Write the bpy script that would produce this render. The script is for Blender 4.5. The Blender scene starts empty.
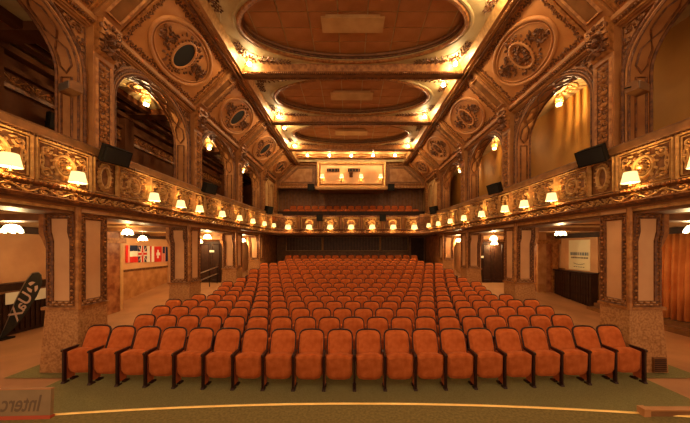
import bpy, math, random
from mathutils import Vector, Matrix
PI = math.pi
random.seed(7)
scene = bpy.context.scene
COL = scene.collection

# ------------------------------------------------------------------ camera, world, exposure
cam_data = bpy.data.cameras.new('camera')
cam_data.sensor_width = 36.0
cam_data.lens = 36.0 * 266.0 / 690.0
cam_data.shift_x = -5.0 / 690.0
cam_data.shift_y = 35.5 / 690.0
cam_data.clip_start = 0.05
cam_data.clip_end = 200
cam = bpy.data.objects.new('camera', cam_data)
COL.objects.link(cam)
cam.location = (-0.08, 0.0, 2.6)
cam.rotation_euler = (PI / 2, 0, 0)
scene.camera = cam

world = bpy.data.worlds.new('world')
scene.world = world
world.use_nodes = True
bg = world.node_tree.nodes['Background']
bg.inputs['Color'].default_value = (1.0, 0.64, 0.36, 1)
bg.inputs['Strength'].default_value = 0.62

vs = scene.view_settings
vs.view_transform = 'Standard'
vs.look = 'None'
vs.gamma = 1.0
vs.use_curve_mapping = False
vs.exposure = 1.12

LAMP = (1.0, 0.68, 0.30)       # tungsten colour of every lamp in the hall
BULB = (1.0, 0.76, 0.40)        # bare bulbs burn a little whiter
P_SCONCE, P_GALLERY, P_AISLE, P_BOOTH, E_BULB = 12.0, 38.0, 25.0, 8.0, 175.0

# ------------------------------------------------------------------ materials
MATS = {}
def mat(name, c1, c2=None, rough=0.6, metal=0.0, scale=6.0, detail=4.0, bump=0.0, bscale=None,
        emit=None, estr=0.0, sheen=0.0, spec=0.35, coords='Object', lo=0.35, hi=0.65, translucent=0.0):
    m = bpy.data.materials.new(name)
    m.use_nodes = True
    nt = m.node_tree
    b = nt.nodes['Principled BSDF']
    b.inputs['Roughness'].default_value = rough
    b.inputs['Metallic'].default_value = metal
    b.inputs['Specular IOR Level'].default_value = spec
    if sheen:
        b.inputs['Sheen Weight'].default_value = sheen
        b.inputs['Sheen Roughness'].default_value = 0.4
        b.inputs['Sheen Tint'].default_value = (1, .5, .25, 1)
    tc = nt.nodes.new('ShaderNodeTexCoord')
    if c2 is None:
        b.inputs['Base Color'].default_value = (*c1, 1)
    else:
        nz = nt.nodes.new('ShaderNodeTexNoise')
        nz.inputs['Scale'].default_value = scale
        nz.inputs['Detail'].default_value = detail
        nt.links.new(tc.outputs[coords], nz.inputs['Vector'])
        rp = nt.nodes.new('ShaderNodeValToRGB')
        rp.color_ramp.elements[0].position = lo
        rp.color_ramp.elements[0].color = (*c1, 1)
        rp.color_ramp.elements[1].position = hi
        rp.color_ramp.elements[1].color = (*c2, 1)
        nt.links.new(nz.outputs['Fac'], rp.inputs['Fac'])
        nt.links.new(rp.outputs['Color'], b.inputs['Base Color'])
    if bump:
        n2 = nt.nodes.new('ShaderNodeTexNoise')
        n2.inputs['Scale'].default_value = bscale or scale * 4
        n2.inputs['Detail'].default_value = 3
        nt.links.new(tc.outputs[coords], n2.inputs['Vector'])
        bp = nt.nodes.new('ShaderNodeBump')
        bp.inputs['Strength'].default_value = bump
        bp.inputs['Distance'].default_value = 0.02
        nt.links.new(n2.outputs['Fac'], bp.inputs['Height'])
        nt.links.new(bp.outputs['Normal'], b.inputs['Normal'])
    if emit:
        b.inputs['Emission Color'].default_value = (*emit, 1)
        b.inputs['Emission Strength'].default_value = estr
    MATS[name] = m
    return m

mat('plaster', (.29, .105, .029), (.41, .168, .050), rough=.55, scale=2.2, bump=.12, bscale=14)
mat('plaster_pale', (.52, .28, .10), (.64, .37, .15), rough=.55, scale=2.0, bump=.1, bscale=10)
mat('cove_plaster', (.40, .145, .040), (.51, .208, .062), rough=.5, scale=1.6, bump=.1, bscale=12)
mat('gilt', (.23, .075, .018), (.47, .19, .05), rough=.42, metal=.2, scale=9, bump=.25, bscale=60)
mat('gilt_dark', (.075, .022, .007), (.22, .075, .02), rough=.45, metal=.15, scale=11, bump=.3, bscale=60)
mat('shaded_ground', (.13, .044, .012), (.27, .10, .027), rough=.45, metal=.15, scale=9, bump=.2, bscale=60)  # balcony panel ground, painted darker in place of shadow between the carving
mat('gilt_bright', (.46, .22, .065), (.68, .38, .13), rough=.4, metal=.15, scale=9, bump=.2, bscale=60)
mat('ceiling_paint', (.43, .285, .12), (.56, .39, .175), rough=.6, scale=2.5, bump=.1, bscale=20)
mat('ceiling_tile', (.40, .148, .042), (.50, .20, .064), rough=.6, scale=1.5, bump=.08, bscale=12)
mat('beam_paint', (.17, .062, .018), (.26, .105, .032), rough=.5, scale=3, bump=.1)
mat('rose_plaster', (.56, .27, .115), (.68, .36, .165), rough=.6, scale=1.3, bump=.08)
mat('granite', (.29, .115, .036), (.50, .235, .085), rough=.55, scale=24, detail=6, lo=.34, hi=.60, spec=.2)
mat('marble', (.20, .045, .012), (.50, .20, .07), rough=.35, scale=3.5, detail=8, lo=.35, hi=.68)
mat('dado', (.34, .13, .035), (.50, .23, .08), rough=.6, scale=3, detail=6)
mat('dark_wood', (.026, .009, .004), (.046, .016, .007), rough=.55, scale=5, spec=.2)
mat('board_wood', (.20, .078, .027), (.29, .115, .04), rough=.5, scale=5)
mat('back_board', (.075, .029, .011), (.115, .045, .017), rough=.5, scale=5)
mat('brown_wood', (.16, .062, .018), (.25, .10, .032), rough=.45, scale=5)
mat('seat_wood', (.022, .006, .004), (.040, .011, .006), rough=.4, scale=8, spec=.25)
mat('velvet', (.40, .078, .014), (.55, .130, .030), rough=.85, scale=7, sheen=.35, spec=.15, bump=.05, bscale=40)
mat('velvet_side', (.40, .075, .022), (.50, .11, .032), rough=.7, scale=7, sheen=.2, spec=.2)
mat('carpet', (.165, .140, .056), (.24, .205, .088), rough=.95, scale=60, detail=3, spec=.05, bump=.2, bscale=160)
mat('stage_carpet', (.14, .10, .034), (.20, .145, .052), rough=.95, scale=40, detail=3, spec=.05, bump=.2, bscale=120)
mat('floor_tan', (.34, .148, .060), (.45, .21, .09), rough=.55, scale=1.2, detail=5)
mat('brass_strip', (.85, .52, .14), (.95, .62, .2), rough=.3, metal=.4, scale=8)
mat('brass', (.55, .33, .10), None, rough=.3, metal=.8)
mat('black_metal', (.010, .007, .005), (.016, .011, .008), rough=.85, scale=8, spec=.1)
mat('steel', (.5, .42, .34), None, rough=.3, metal=.9)
mat('curtain', (.60, .17, .035), (.72, .24, .055), rough=.8, scale=3, sheen=.2)
mat('board', (.19, .11, .045), (.235, .135, .055), rough=.6, scale=5)
mat('board_text', (.11, .058, .024), None, rough=.6)
mat('board_red', (.36, .05, .012), None, rough=.6)
mat('shade', (.40, .30, .14), None, rough=.8, emit=(1.0, .72, .25), estr=.85)
mat('shade_pleat', (.45, .36, .2), None, rough=.8, emit=(1.0, .62, .2), estr=.8)
mat('bulb_glass', (1, .9, .6), None, rough=.3, emit=BULB, estr=E_BULB)
mat('lamp_glass', (1, .9, .6), None, rough=.3, emit=(1.0, .80, .42), estr=6.0)
mat('white_cloth', (.80, .74, .62), None, rough=.9)
mat('red_cloth', (.62, .02, .012), None, rough=.9)
mat('navy_cloth', (.016, .022, .065), None, rough=.9)
mat('pink_cloth', (.70, .28, .20), None, rough=.9)
mat('poster_paper', (.82, .72, .48), None, rough=.5)
mat('poster_blue', (.13, .17, .20), None, rough=.5)
mat('poster_ink', (.11, .08, .05), None, rough=.5)
mat('sign_white', (.8, .75, .6), None, rough=.5)
mat('banner', (.020, .016, .010), (.030, .024, .015), rough=.7, scale=4)
mat('banner_print', (.62, .40, .28), None, rough=.7)
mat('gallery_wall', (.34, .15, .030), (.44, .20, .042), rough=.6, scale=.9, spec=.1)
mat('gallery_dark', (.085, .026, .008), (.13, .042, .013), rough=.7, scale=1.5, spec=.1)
mat('void', (.010, .006, .004), None, rough=.8)

# ------------------------------------------------------------------ mesh builder
class MB:
    def __init__(s):
        s.v, s.f = [], []
    def add(s, vs_, fs_):
        o = len(s.v)
        s.v.extend(tuple(p) for p in vs_)
        s.f.extend(tuple(i + o for i in f) for f in fs_)
        return s
    def box(s, x0, x1, y0, y1, z0, z1):
        return s.add([(x0, y0, z0), (x1, y0, z0), (x1, y1, z0), (x0, y1, z0), (x0, y0, z1), (x1, y0, z1), (x1, y1, z1), (x0, y1, z1)],
                     [(0, 3, 2, 1), (4, 5, 6, 7), (0, 1, 5, 4), (1, 2, 6, 5), (2, 3, 7, 6), (3, 0, 4, 7)])
    def prism(s, poly, axis, a, b):
        """polygon (list of 2D) extruded along axis 0/1/2 from a to b"""
        n = len(poly)
        def mk(p, t):
            q = [p[0], p[1]]
            q.insert(axis, t)
            return tuple(q)
        vs_ = [mk(p, a) for p in poly] + [mk(p, b) for p in poly]
        fs_ = [tuple(range(n - 1, -1, -1)), tuple(range(n, 2 * n))] + [(i, (i + 1) % n, n + (i + 1) % n, n + i) for i in range(n)]
        return s.add(vs_, fs_)
    def tube(s, pts, r, n=5, closed=False, flat=1.0, up=(0, 0, 1)):
        """tube along pts; the cross-section is squashed by `flat` along `up`"""
        P = [Vector(p) for p in pts]
        N = len(P)
        rr = r if isinstance(r, (list, tuple)) else [r] * N
        up = Vector(up)
        vs_ = []
        for i, p in enumerate(P):
            a = P[i - 1] if (i > 0 or closed) else P[i]
            b = P[(i + 1) % N] if (i < N - 1 or closed) else P[i]
            t = (b - a)
            t = t.normalized() if t.length > 1e-9 else Vector((1, 0, 0))
            u = up if abs(t.dot(up)) < .95 else Vector((1, 0, 0)) if abs(t.x) < .9 else Vector((0, 1, 0))
            side = t.cross(u).normalized()
            w = side.cross(t).normalized()
            for k in range(n):
                q = 2 * PI * k / n
                vs_.append(p + side * (rr[i] * math.cos(q)) + w * (rr[i] * flat * math.sin(q)))
        fs_ = []
        for i in range(N if closed else N - 1):
            j = (i + 1) % N
            for k in range(n):
                l = (k + 1) % n
                fs_.append((i * n + k, i * n + l, j * n + l, j * n + k))
        if not closed:
            fs_ += [tuple(range(n)), tuple((N - 1) * n + k for k in range(n - 1, -1, -1))]
        return s.add(vs_, fs_)
    def lathe(s, prof, n=16, c=(0, 0, 0), cap=True):
        vs_ = []
        for r, z in prof:
            for k in range(n):
                q = 2 * PI * k / n
                vs_.append((c[0] + r * math.cos(q), c[1] + r * math.sin(q), c[2] + z))
        fs_ = []
        for i in range(len(prof) - 1):
            for k in range(n):
                l = (k + 1) % n
                fs_.append((i * n + k, i * n + l, (i + 1) * n + l, (i + 1) * n + k))
        if cap:
            fs_ += [tuple(range(n - 1, -1, -1)), tuple((len(prof) - 1) * n + k for k in range(n))]
        return s.add(vs_, fs_)
    # -- relief pieces, all in the plane (u, v) with height w
    def leaf(s, u, v, ang, L, W, H=.03):
        ca, sa = math.cos(ang), math.sin(ang)
        pts = [(0, 0, 0), (.3, .5, 0), (.7, .42, 0), (1, 0, .2), (.7, -.42, 0), (.3, -.5, 0), (.35, 0, 1), (.72, 0, .8)]
        vs_ = [(u + ca * a * L - sa * b * W, v + sa * a * L + ca * b * W, h * H) for a, b, h in pts]
        return s.add(vs_, [(0, 6, 1), (1, 6, 7, 2), (2, 7, 3), (3, 7, 4), (4, 7, 6, 5), (5, 6, 0)])
    def bead(s, u, v, r, H=None, w0=0.0, sx=1.0):
        H = H or r
        vs_ = []
        for rad, h in ((1, 0), (.75, .7)):
            for k in range(8):
                q = 2 * PI * k / 8
                vs_.append((u + r * sx * rad * math.cos(q), v + r * rad * math.sin(q), w0 + h * H))
        vs_.append((u, v, w0 + H))
        fs_ = [(k, (k + 1) % 8, 8 + (k + 1) % 8, 8 + k) for k in range(8)] + [(8 + k, 8 + (k + 1) % 8, 16) for k in range(8)]
        return s.add(vs_, fs_)
    def spiral(s, u, v, r, ang, turns, hand, th, H=1.0, n=None):
        n = n or int(10 * turns) + 4
        pts, rr = [], []
        for i in range(n + 1):
            t = i / n
            q = ang + hand * turns * 2 * PI * t
            R = r * (1 - .88 * t)
            pts.append((u + R * math.cos(q), v + R * math.sin(q), th * .3))
            rr.append(th * (1 - .35 * t))
        s.tube(pts, rr, 5, flat=H)
        return s.bead(u, v, th * 1.5, th * 1.6)
    def ring(s, u, v, a, b, th, n=28, flat=1.0, w0=0.0):
        return s.tube([(u + a * math.cos(2 * PI * i / n), v + b * math.sin(2 * PI * i / n), w0) for i in range(n)], th, 6, True, flat)
    def rect(s, u0, u1, v0, v1, th, flat=1.0, w0=0.0):
        # square-section frame of four mitred bars
        a, b = th, th * flat
        o = [(u0 - a, v0 - a), (u1 + a, v0 - a), (u1 + a, v1 + a), (u0 - a, v1 + a)]
        i = [(u0 + a, v0 + a), (u1 - a, v0 + a), (u1 - a, v1 - a), (u0 + a, v1 - a)]
        m = [(u0, v0), (u1, v0), (u1, v1), (u0, v1)]
        vs_ = [(*p, w0) for p in o] + [(*p, w0 + b * 1.4) for p in m] + [(*p, w0 + b * .3) for p in i]
        fs_ = []
        for k in range(4):
            l = (k + 1) % 4
            fs_ += [(k, l, 4 + l, 4 + k), (4 + k, 4 + l, 8 + l, 8 + k)]
        return s.add(vs_, fs_)
    def loop(s, pts, th, flat=1.0, n=5):
        return s.tube([(p[0], p[1], p[2] if len(p) > 2 else 0) for p in pts], th, n, True, flat)
    def mesh(s, name, smooth=False):
        me = bpy.data.meshes.new(name)
        me.from_pydata(s.v, [], s.f)
        me.update()
        if smooth:
            me.polygons.foreach_set('use_smooth', [True] * len(me.polygons))
        return me

CACHE = {}
def shared(key, fn, smooth=False):
    if key not in CACHE:
        CACHE[key] = fn().mesh(key, smooth)
    return CACHE[key]

def put(name, me, material, parent=None, M=None, loc=None, rz=0.0, scale=None):
    """link one mesh object; shared meshes keep one material per mesh"""
    if isinstance(me, MB):
        me = me.mesh(name)
    mm = MATS[material]
    if not me.materials:
        me.materials.append(mm)
    o = bpy.data.objects.new(name, me)
    COL.objects.link(o)
    if me.materials[0] is not mm:
        o.material_slots[0].link = 'OBJECT'
        o.material_slots[0].material = mm
    if parent is not None:
        o.parent = parent
    if M is not None:
        o.matrix_local = M
    else:
        if loc is not None:
            o.location = loc
        if rz:
            o.rotation_euler = (0, 0, rz)
        if scale:
            o.scale = scale
    return o
def tag(o, label=None, cat=None, group=None, kind=None):
    if label: o['label'] = label
    if cat: o['category'] = cat
    if group: o['group'] = group
    if kind: o['kind'] = kind
    return o
def empty(name, loc=(0, 0, 0), rz=0.0):
    o = bpy.data.objects.new(name, None)
    o.empty_display_size = .1
    COL.objects.link(o)
    o.location = loc
    o.rotation_euler = (0, 0, rz)
    return o
def frame(O, U, V, W):
    M = Matrix.Identity(4)
    for i, c in enumerate((U, V, W, O)):
        for r in range(3):
            M[r][i] = c[r]
    return M
def point_light(name, parent, loc, power, radius=.05):
    L = bpy.data.lights.new(name, 'POINT')
    L.color = LAMP
    L.energy = power
    L.shadow_soft_size = radius
    o = bpy.data.objects.new(name, L)
    COL.objects.link(o)
    o.parent = parent
    o.location = loc
    return o

def fz(y):
    pts = [(-5, 0), (10, 0), (10.75, .03), (11.65, .12), (12.55, .21), (13.45, .36), (14.35, .52), (15.25, .63), (16.15, .72), (17.05, .79),
           (17.95, .98), (18.85, 1.19), (30, 1.3)]
    for (a, za), (b, zb) in zip(pts, pts[1:]):
        if y <= b:
            return za + (zb - za) * (y - a) / (b - a)
    return 1.3
ORD = ['zeroth', 'first', 'second', 'third', 'fourth', 'fifth', 'sixth', 'seventh', 'eighth', 'ninth', 'tenth', 'eleventh', 'twelfth', 'thirteenth', 'fourteenth',
       'fifteenth', 'sixteenth', 'seventeenth', 'eighteenth', 'nineteenth', 'twentieth', 'twenty-first']
SIDE = {-1: 'flag-side', 1: 'poster-side'}
LINES = [2.28, 6.03, 9.78, 13.53, 17.28]

# ================================================================== SETTING: floor
def floor_strip(x0, x1, ya, yb, lift, step=.45):
    m = MB()
    n = max(1, int((yb - ya) / step))
    for i in range(n):
        a, b = ya + (yb - ya) * i / n, ya + (yb - ya) * (i + 1) / n
        za, zb = fz(a) + lift, fz(b) + lift
        m.add([(x0, a, za), (x1, a, za), (x1, b, zb), (x0, b, zb)], [(0, 1, 2, 3)])
    return m
fl = put('floor', floor_strip(-10.9, 10.9, 1.0, 22.5, 0), 'floor_tan')
tag(fl, 'tan stone floor of the hall and its side aisles', 'floor', kind='structure')
cm = floor_strip(-5.72, 5.72, 1.0, 20.6, .012)
for s in (-1, 1):
    x0, x1 = sorted((s * 5.72, s * 6.92))
    cm.add([(x0, 5.25, .012), (x1, 5.25, .012), (x1, 5.9, .012), (x0, 5.9, .012)], [(0, 1, 2, 3)])
tag(put('floor_carpet', cm, 'carpet'), 'olive green carpet under the rows of seats', 'carpet', kind='structure')

# stage with its bowed front edge and brass nosing
def bow(x):
    return 2.72 - .021 * x * x
n = 40
m = MB()
xs = [-6 + 12 * i / n for i in range(n + 1)]
top = [(x, bow(x), 1.0) for x in xs]
m.add(top + [(x, -3.0, 1.0) for x in xs], [(i, n + 1 + i, n + 2 + i, i + 1) for i in range(n)])
m.add(top + [(x, bow(x), 0.0) for x in xs], [(i, i + 1, n + 2 + i, n + 1 + i) for i in range(n)])
stage = tag(put('floor_stage', m, 'stage_carpet'), 'raised stage floor with bowed carpeted front edge', 'stage', kind='structure')
m = MB()
m.tube([(x, bow(x) - .012, 1.004) for x in xs], .013, 6, flat=.8)
put('edge_strip', m, 'brass_strip', stage)

# ================================================================== shared relief patterns
def r_panel():                       # carved balcony panel, 1.0 x 0.84
    m = MB()
    m.rect(-.47, .47, -.38, .38, .022, 1.2)
    m.rect(-.42, .42, -.33, .33, .012, 1.2)
    m.ring(0, .0, .17, .20, .028)
    m.ring(0, .0, .115, .14, .015)
    m.bead(0, 0, .065, .07)
    for k in range(8):
        q = PI / 4 * k
        m.leaf(.06 * math.cos(q), .07 * math.sin(q), q, .07, .045, .03)
    for k in range(12):
        q = PI / 6 * k + .2
        m.leaf(.19 * math.cos(q), .22 * math.sin(q), q + .9, .085, .05, .035)
    for su in (-1, 1):
        for sv in (-1, 1):
            m.spiral(su * .31, sv * .21, .085, PI / 2 * (1 + su), 1.4, su * sv, .017, 1.2)
            m.leaf(su * .25, sv * .10, (0 if su > 0 else PI) + sv * su * .6, .14, .06, .04)
            m.leaf(su * .36, sv * .08, PI / 2 * sv, .10, .05, .03)
            m.leaf(su * .18, sv * .27, (0 if su > 0 else PI), .12, .05, .03)
            m.leaf(su * .10, sv * .29, PI / 2 * sv + su * .8, .07, .05, .03)
        m.ring(su * .375, 0, .03, .11, .013, 14)
        m.bead(su * .375, 0, .026, .02)
    return m
def r_frieze():                      # running scroll, 1.0 x 0.26
    m = MB()
    n = 32
    m.tube([(-.5 + i / n, .065 * math.sin(4 * PI * i / n), .01) for i in range(n + 1)], .014, 5)
    for k in range(4):
        u = -.375 + .25 * k
        sg = -1 if k % 2 else 1
        m.spiral(u, -sg * .035, .07, sg * PI / 2, 1.3, sg, .013, 1.2)
        for j in range(4):
            q = sg * PI / 2 + (j - 1.5) * .7
            m.leaf(u, sg * .05, q, .075, .042, .03)
        m.leaf(u + .12, 0, -sg * .8, .08, .045, .03)
        m.bead(u + .125, sg * .075, .022, .025)
        m.bead(u + .06, -sg * .10, .016, .02)
        m.leaf(u + .03, -sg * .085, -.3 * sg, .06, .035, .025)
    return m
def r_eggs():                        # egg moulding, 1.0 long
    m = MB()
    for k in range(14):
        m.bead(-.5 + (k + .5) / 14, 0, .042, .04, sx=.62)
    return m
def r_vine():                        # border vine for the cove panels, 1.0 x 0.2
    m = MB()
    for k in range(5):
        u = -.4 + .2 * k
        sg = -1 if k % 2 else 1
        m.spiral(u, 0, .072, 0, 1.2, sg, .015, 1.2)
        m.leaf(u + .1, 0, sg * .9, .075, .05, .03)
        m.leaf(u + .1, 0, -sg * 2.0, .075, .05, .03)
        m.leaf(u - .02, sg * .06, .4 * sg, .09, .045, .03)
    return m
def r_wreath(plain):                 # medallion filling; outer semi-axes 1.15 (along the wall) x .70
    m = MB()
    rnd = random.Random(3 if plain else 5)
    for k in range(26):
        q = 2 * PI * k / 26
        m.bead(.37 * math.cos(q), .48 * math.sin(q), .028, .035)
    for k in range(34):
        q = 2 * PI * k / 34 + rnd.uniform(-.08, .08)
        R = rnd.uniform(.44, .54)
        m.leaf(R * math.cos(q), min(.52, R * 1.05) * math.sin(q), q + rnd.uniform(-.9, .9), rnd.uniform(.08, .15), .07, .045)
    for sg in (1, -1):               # sprays reaching to the two ends of the oval
        for k in range(5):
            m.spiral(sg * (.52 + .09 * k), rnd.uniform(-.22, .22) * (1 - .12 * k), .075, rnd.uniform(0, 6), 1.2, 1 if k % 2 else -1, .019, 1.3)
        for k in range(22):
            u = rnd.uniform(.46, .92)
            v = rnd.uniform(-.40, .40) * (1.25 - u)
            m.leaf(sg * u, v, rnd.uniform(-1.3, 1.3) + (0 if sg > 0 else PI), rnd.uniform(.10, .18), .075, .055)
            if k % 3 == 0:
                m.bead(sg * u * .95, v + .05, .03, .04)
        m.tube([(sg * (.45 + .05 * i), .12 * math.sin(i * .9), .02) for i in range(11)], .018, 5)
    if not plain:                    # modelled figures inside the inner oval
        for k in range(7):
            q = 2 * PI * k / 7
            m.spiral(.15 * math.cos(q), .20 * math.sin(q), .085, q, 1.2, 1 if k % 2 else -1, .024, 1.4)
            m.bead(.21 * math.cos(q + .4), .27 * math.sin(q + .4), .05, .06)
        for k in range(10):
            q = 2 * PI * k / 10 + .2
            m.leaf(.06 * math.cos(q), .08 * math.sin(q), q + .5, .17, .09, .07)
    return m
def r_drop():                        # hanging pilaster ornament 0.34 x 2.0, v from 0 to 2
    m = MB()
    for k in range(7):
        v = .12 + .27 * k
        for su in (-1, 1):
            m.spiral(su * .075, v, .06, PI / 2, 1.2, su, .014, 1.3)
            m.leaf(su * .02, v + .1, PI / 2 - su * .7, .14, .07, .05)
            m.leaf(su * .04, v - .06, -PI / 2 + su * .6, .1, .05, .04)
        m.bead(0, v + .06, .04, .06)
        m.leaf(0, v + .1, PI / 2, .13, .06, .05)
    return m
def r_capital():                     # cartouche at a pilaster head 0.6 x 0.7
    m = MB()
    m.ring(0, 0, .15, .19, .045)
    m.bead(0, 0, .12, .11)
    for su in (-1, 1):
        m.spiral(su * .20, .22, .10, PI / 2, 1.5, su, .03, 1.6)
        m.spiral(su * .17, -.24, .085, -PI / 2, 1.4, -su, .026, 1.6)
        for k in range(5):
            m.leaf(su * .13, -.18 + .1 * k, (0 if su > 0 else PI) + su * (-.7 + .35 * k), .16, .08, .08)
        m.leaf(su * .05, .2, PI / 2 - su * .5, .16, .1, .1)
        m.leaf(su * .05, -.2, -PI / 2 + su * .5, .16, .1, .1)
    m.leaf(0, .2, PI / 2, .2, .12, .12)
    m.leaf(0, -.2, -PI / 2, .18, .12, .12)
    for k in range(10):
        q = 2 * PI * k / 10
        m.leaf(.05 * math.cos(q), .06 * math.sin(q), q, .1, .06, .16)
    return m
def r_corner():                      # scroll filling of a ceiling spandrel; corner at (0,0), arms along +u and +v
    m = MB()
    m.bead(.42, .34, .12, .07)
    m.bead(.42, .34, .05, .11)
    for k in range(9):
        q = 2 * PI * k / 9
        m.leaf(.42 + .1 * math.cos(q), .34 + .1 * math.sin(q), q, .11, .08, .05)
    u = .62
    r = .11
    for k in range(8):
        v = .24 - .012 * k
        sg = 1 if k % 2 else -1
        m.spiral(u + r, v + sg * .02, r * .95, PI, 1.3, sg, r * .21, 1.2)
        m.leaf(u + r * .2, v + r * 1.3, 1.1, r * 1.6, r * .7, .04)
        m.leaf(u + r * 1.2, v - r * 1.1, -.6, r * 1.5, r * .7, .04)
        m.leaf(u + r, v + r * .6, .5, r * 1.5, r * .6, .04)
        m.leaf(u + r * .8, v - r * .7, -.3, r * 1.3, r * .55, .04)
        u += r * 1.85
        r *= .90
    v = .50
    r = .09
    for k in range(4):
        sg = 1 if k % 2 else -1
        m.spiral(.22 + sg * .01, v + r, r * .95, -PI / 2, 1.3, -sg, r * .21, 1.2)
        m.leaf(.22 + r * 1.2, v + r * .4, .9, r * 1.6, r * .7, .04)
        m.leaf(.22 + r * .7, v + r, 1.2, r * 1.4, r * .6, .04)
        m.leaf(.22 - r * .9, v + r * .6, 1.8, r * 1.3, r * .55, .04)
        v += r * 1.85
        r *= .93
    for k in range(5):
        m.leaf(.16 + .05 * k, .14 + .04 * k, .75 + (k - 2) * .5, .14, .07, .04)
    return m
def r_tri():                         # arch spandrel: right angle at (0,0), legs .55 (+u) and .75 (-v)
    m = MB()
    m.loop([(.03, -.03), (.62, -.03), (.34, -.22), (.14, -.50), (.03, -.86)], .016, 1.2)
    m.spiral(.17, -.16, .10, 0, 1.4, 1, .022, 1.2)
    m.spiral(.36, -.10, .055, 0, 1.2, -1, .016, 1.2)
    m.spiral(.09, -.40, .055, 0, 1.2, -1, .016, 1.2)
    for k, (a, b, q) in enumerate([(.25, -.2, -.4), (.28, -.07, .2), (.08, -.27, -1.6), (.45, -.08, 0), (.07, -.5, -1.6), (.12, -.08, 2.4), (.15, -.3, -1.1), (.06, -.62, -1.5)]):
        m.leaf(a, b, q, .11, .055, .04)
    return m

# ================================================================== SETTING: ceiling bays
ZC = 9.05
def ellipse_field(yc, hx, hy, a, b, z0, z1, N=96):
    """rectangular field with an elliptical hole and the upstand of the recess"""
    m = MB()
    inn, out, up = [], [], []
    for i in range(N):
        q = 2 * PI * i / N
        c, s_ = math.cos(q), math.sin(q)
        inn.append((a * c, yc + b * s_, z0))
        k = min(hx / abs(c) if abs(c) > 1e-6 else 1e9, hy / abs(s_) if abs(s_) > 1e-6 else 1e9)
        out.append((c * k, yc + s_ * k, z0))
        up.append((a * c, yc + b * s_, z1))
    # exact corners: snap the nearest outline points
    for cx in (-hx, hx):
        for cy in (yc - hy, yc + hy):
            j = min(range(N), key=lambda i: (out[i][0] - cx) ** 2 + (out[i][1] - cy) ** 2)
            out[j] = (cx, cy, z0)
    fs_ = [(i, (i + 1) % N, N + (i + 1) % N, N + i) for i in range(N)] + [((i + 1) % N, i, 2 * N + i, 2 * N + (i + 1) % N) for i in range(N)]
    return m.add(inn + out + up, fs_)
def ellipse_rim(yc, a, b, z, th, n=80, flat=1.0):
    m = MB()
    m.tube([(a * math.cos(2 * PI * i / n), yc + b * math.sin(2 * PI * i / n), z) for i in range(n)], th, 6, True, flat)
    return m
for bi in range(4):
    y0, y1 = LINES[bi], LINES[bi + 1]
    yc = (y0 + y1) / 2
    hx, hy = 3.95, (y1 - y0) / 2 - .24
    a, b = 3.28, 1.40
    root = put('ceiling', ellipse_field(yc, hx, hy, a, b, ZC + .06, ZC + .32), 'ceiling_paint')
    tag(root, ['ceiling bay beside the stage with oval recess', 'ceiling bay with the largest oval recess in view', 'middle ceiling bay with oval recess', 'ceiling bay with oval recess before the projection booth'][bi], 'ceiling', 'oval ceiling bays', 'structure')
    put('oval_rim', ellipse_rim(yc, a + .05, b + .05, ZC + .05, .075, flat=.7), 'gilt', root)
    put('oval_rim', ellipse_rim(yc, a + .20, b + .17, ZC + .06, .055, flat=.7), 'ceiling_paint', root)
    put('oval_rim', ellipse_rim(yc, a - .04, b - .04, ZC + .22, .05), 'beam_paint', root)
    put('oval_rim', ellipse_rim(yc, a - .03, b - .03, ZC + .13, .03), 'gilt_dark', root)
    # recess panelling: separate sheets with open joints
    tw, tl = 1.0, .56
    bk = MB().box(-3.45, 3.45, yc - 1.55, yc + 1.55, ZC + .32, ZC + .36)
    put('recess_back', bk, 'ceiling_paint', root)
    tm = shared('ceiling_sheet', lambda: MB().box(-tw / 2 + .022, tw / 2 - .022, -tl / 2 + .018, tl / 2 - .018, -.008, .012))
    for iy in range(-3, 4):
        for ix in range(-4, 5):
            u, v = ix * tw * .86, iy * tl
            cu, cv = max(0, abs(u) - tw / 2), max(0, abs(v) - tl / 2)
            if (cu / 3.3) ** 2 + (cv / 1.45) ** 2 < 1:
                o = put('panel', tm, 'ceiling_tile', root, loc=(u, yc + v, ZC + .305))
                o.scale = (.86, 1, 1)
    hb = MB().box(-.92, .92, yc - .27, yc + .27, ZC + .13, ZC + .18)
    hb.box(-.80, .80, yc - .20, yc + .20, ZC + .18, ZC + .29)
    put('hanging_panel', hb, 'plaster_pale', root)
    for sx in (-1, 1):
        for sy in (-1, 1):
            M = frame((sx * hx, yc + sy * hy, ZC + .058), (-sx, 0, 0), (0, -sy, 0), (0, 0, -1))
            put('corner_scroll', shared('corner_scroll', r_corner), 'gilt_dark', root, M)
            fm = shared('corner_frame', lambda: MB().loop([(.07, .07), (2.2, .07), (1.45, .17), (.95, .36), (.52, .62), (.30, 1.0), (.16, 1.35), (.07, 1.5)], .018, .8))
            put('corner_moulding', fm, 'ceiling_paint', root, M)
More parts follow.
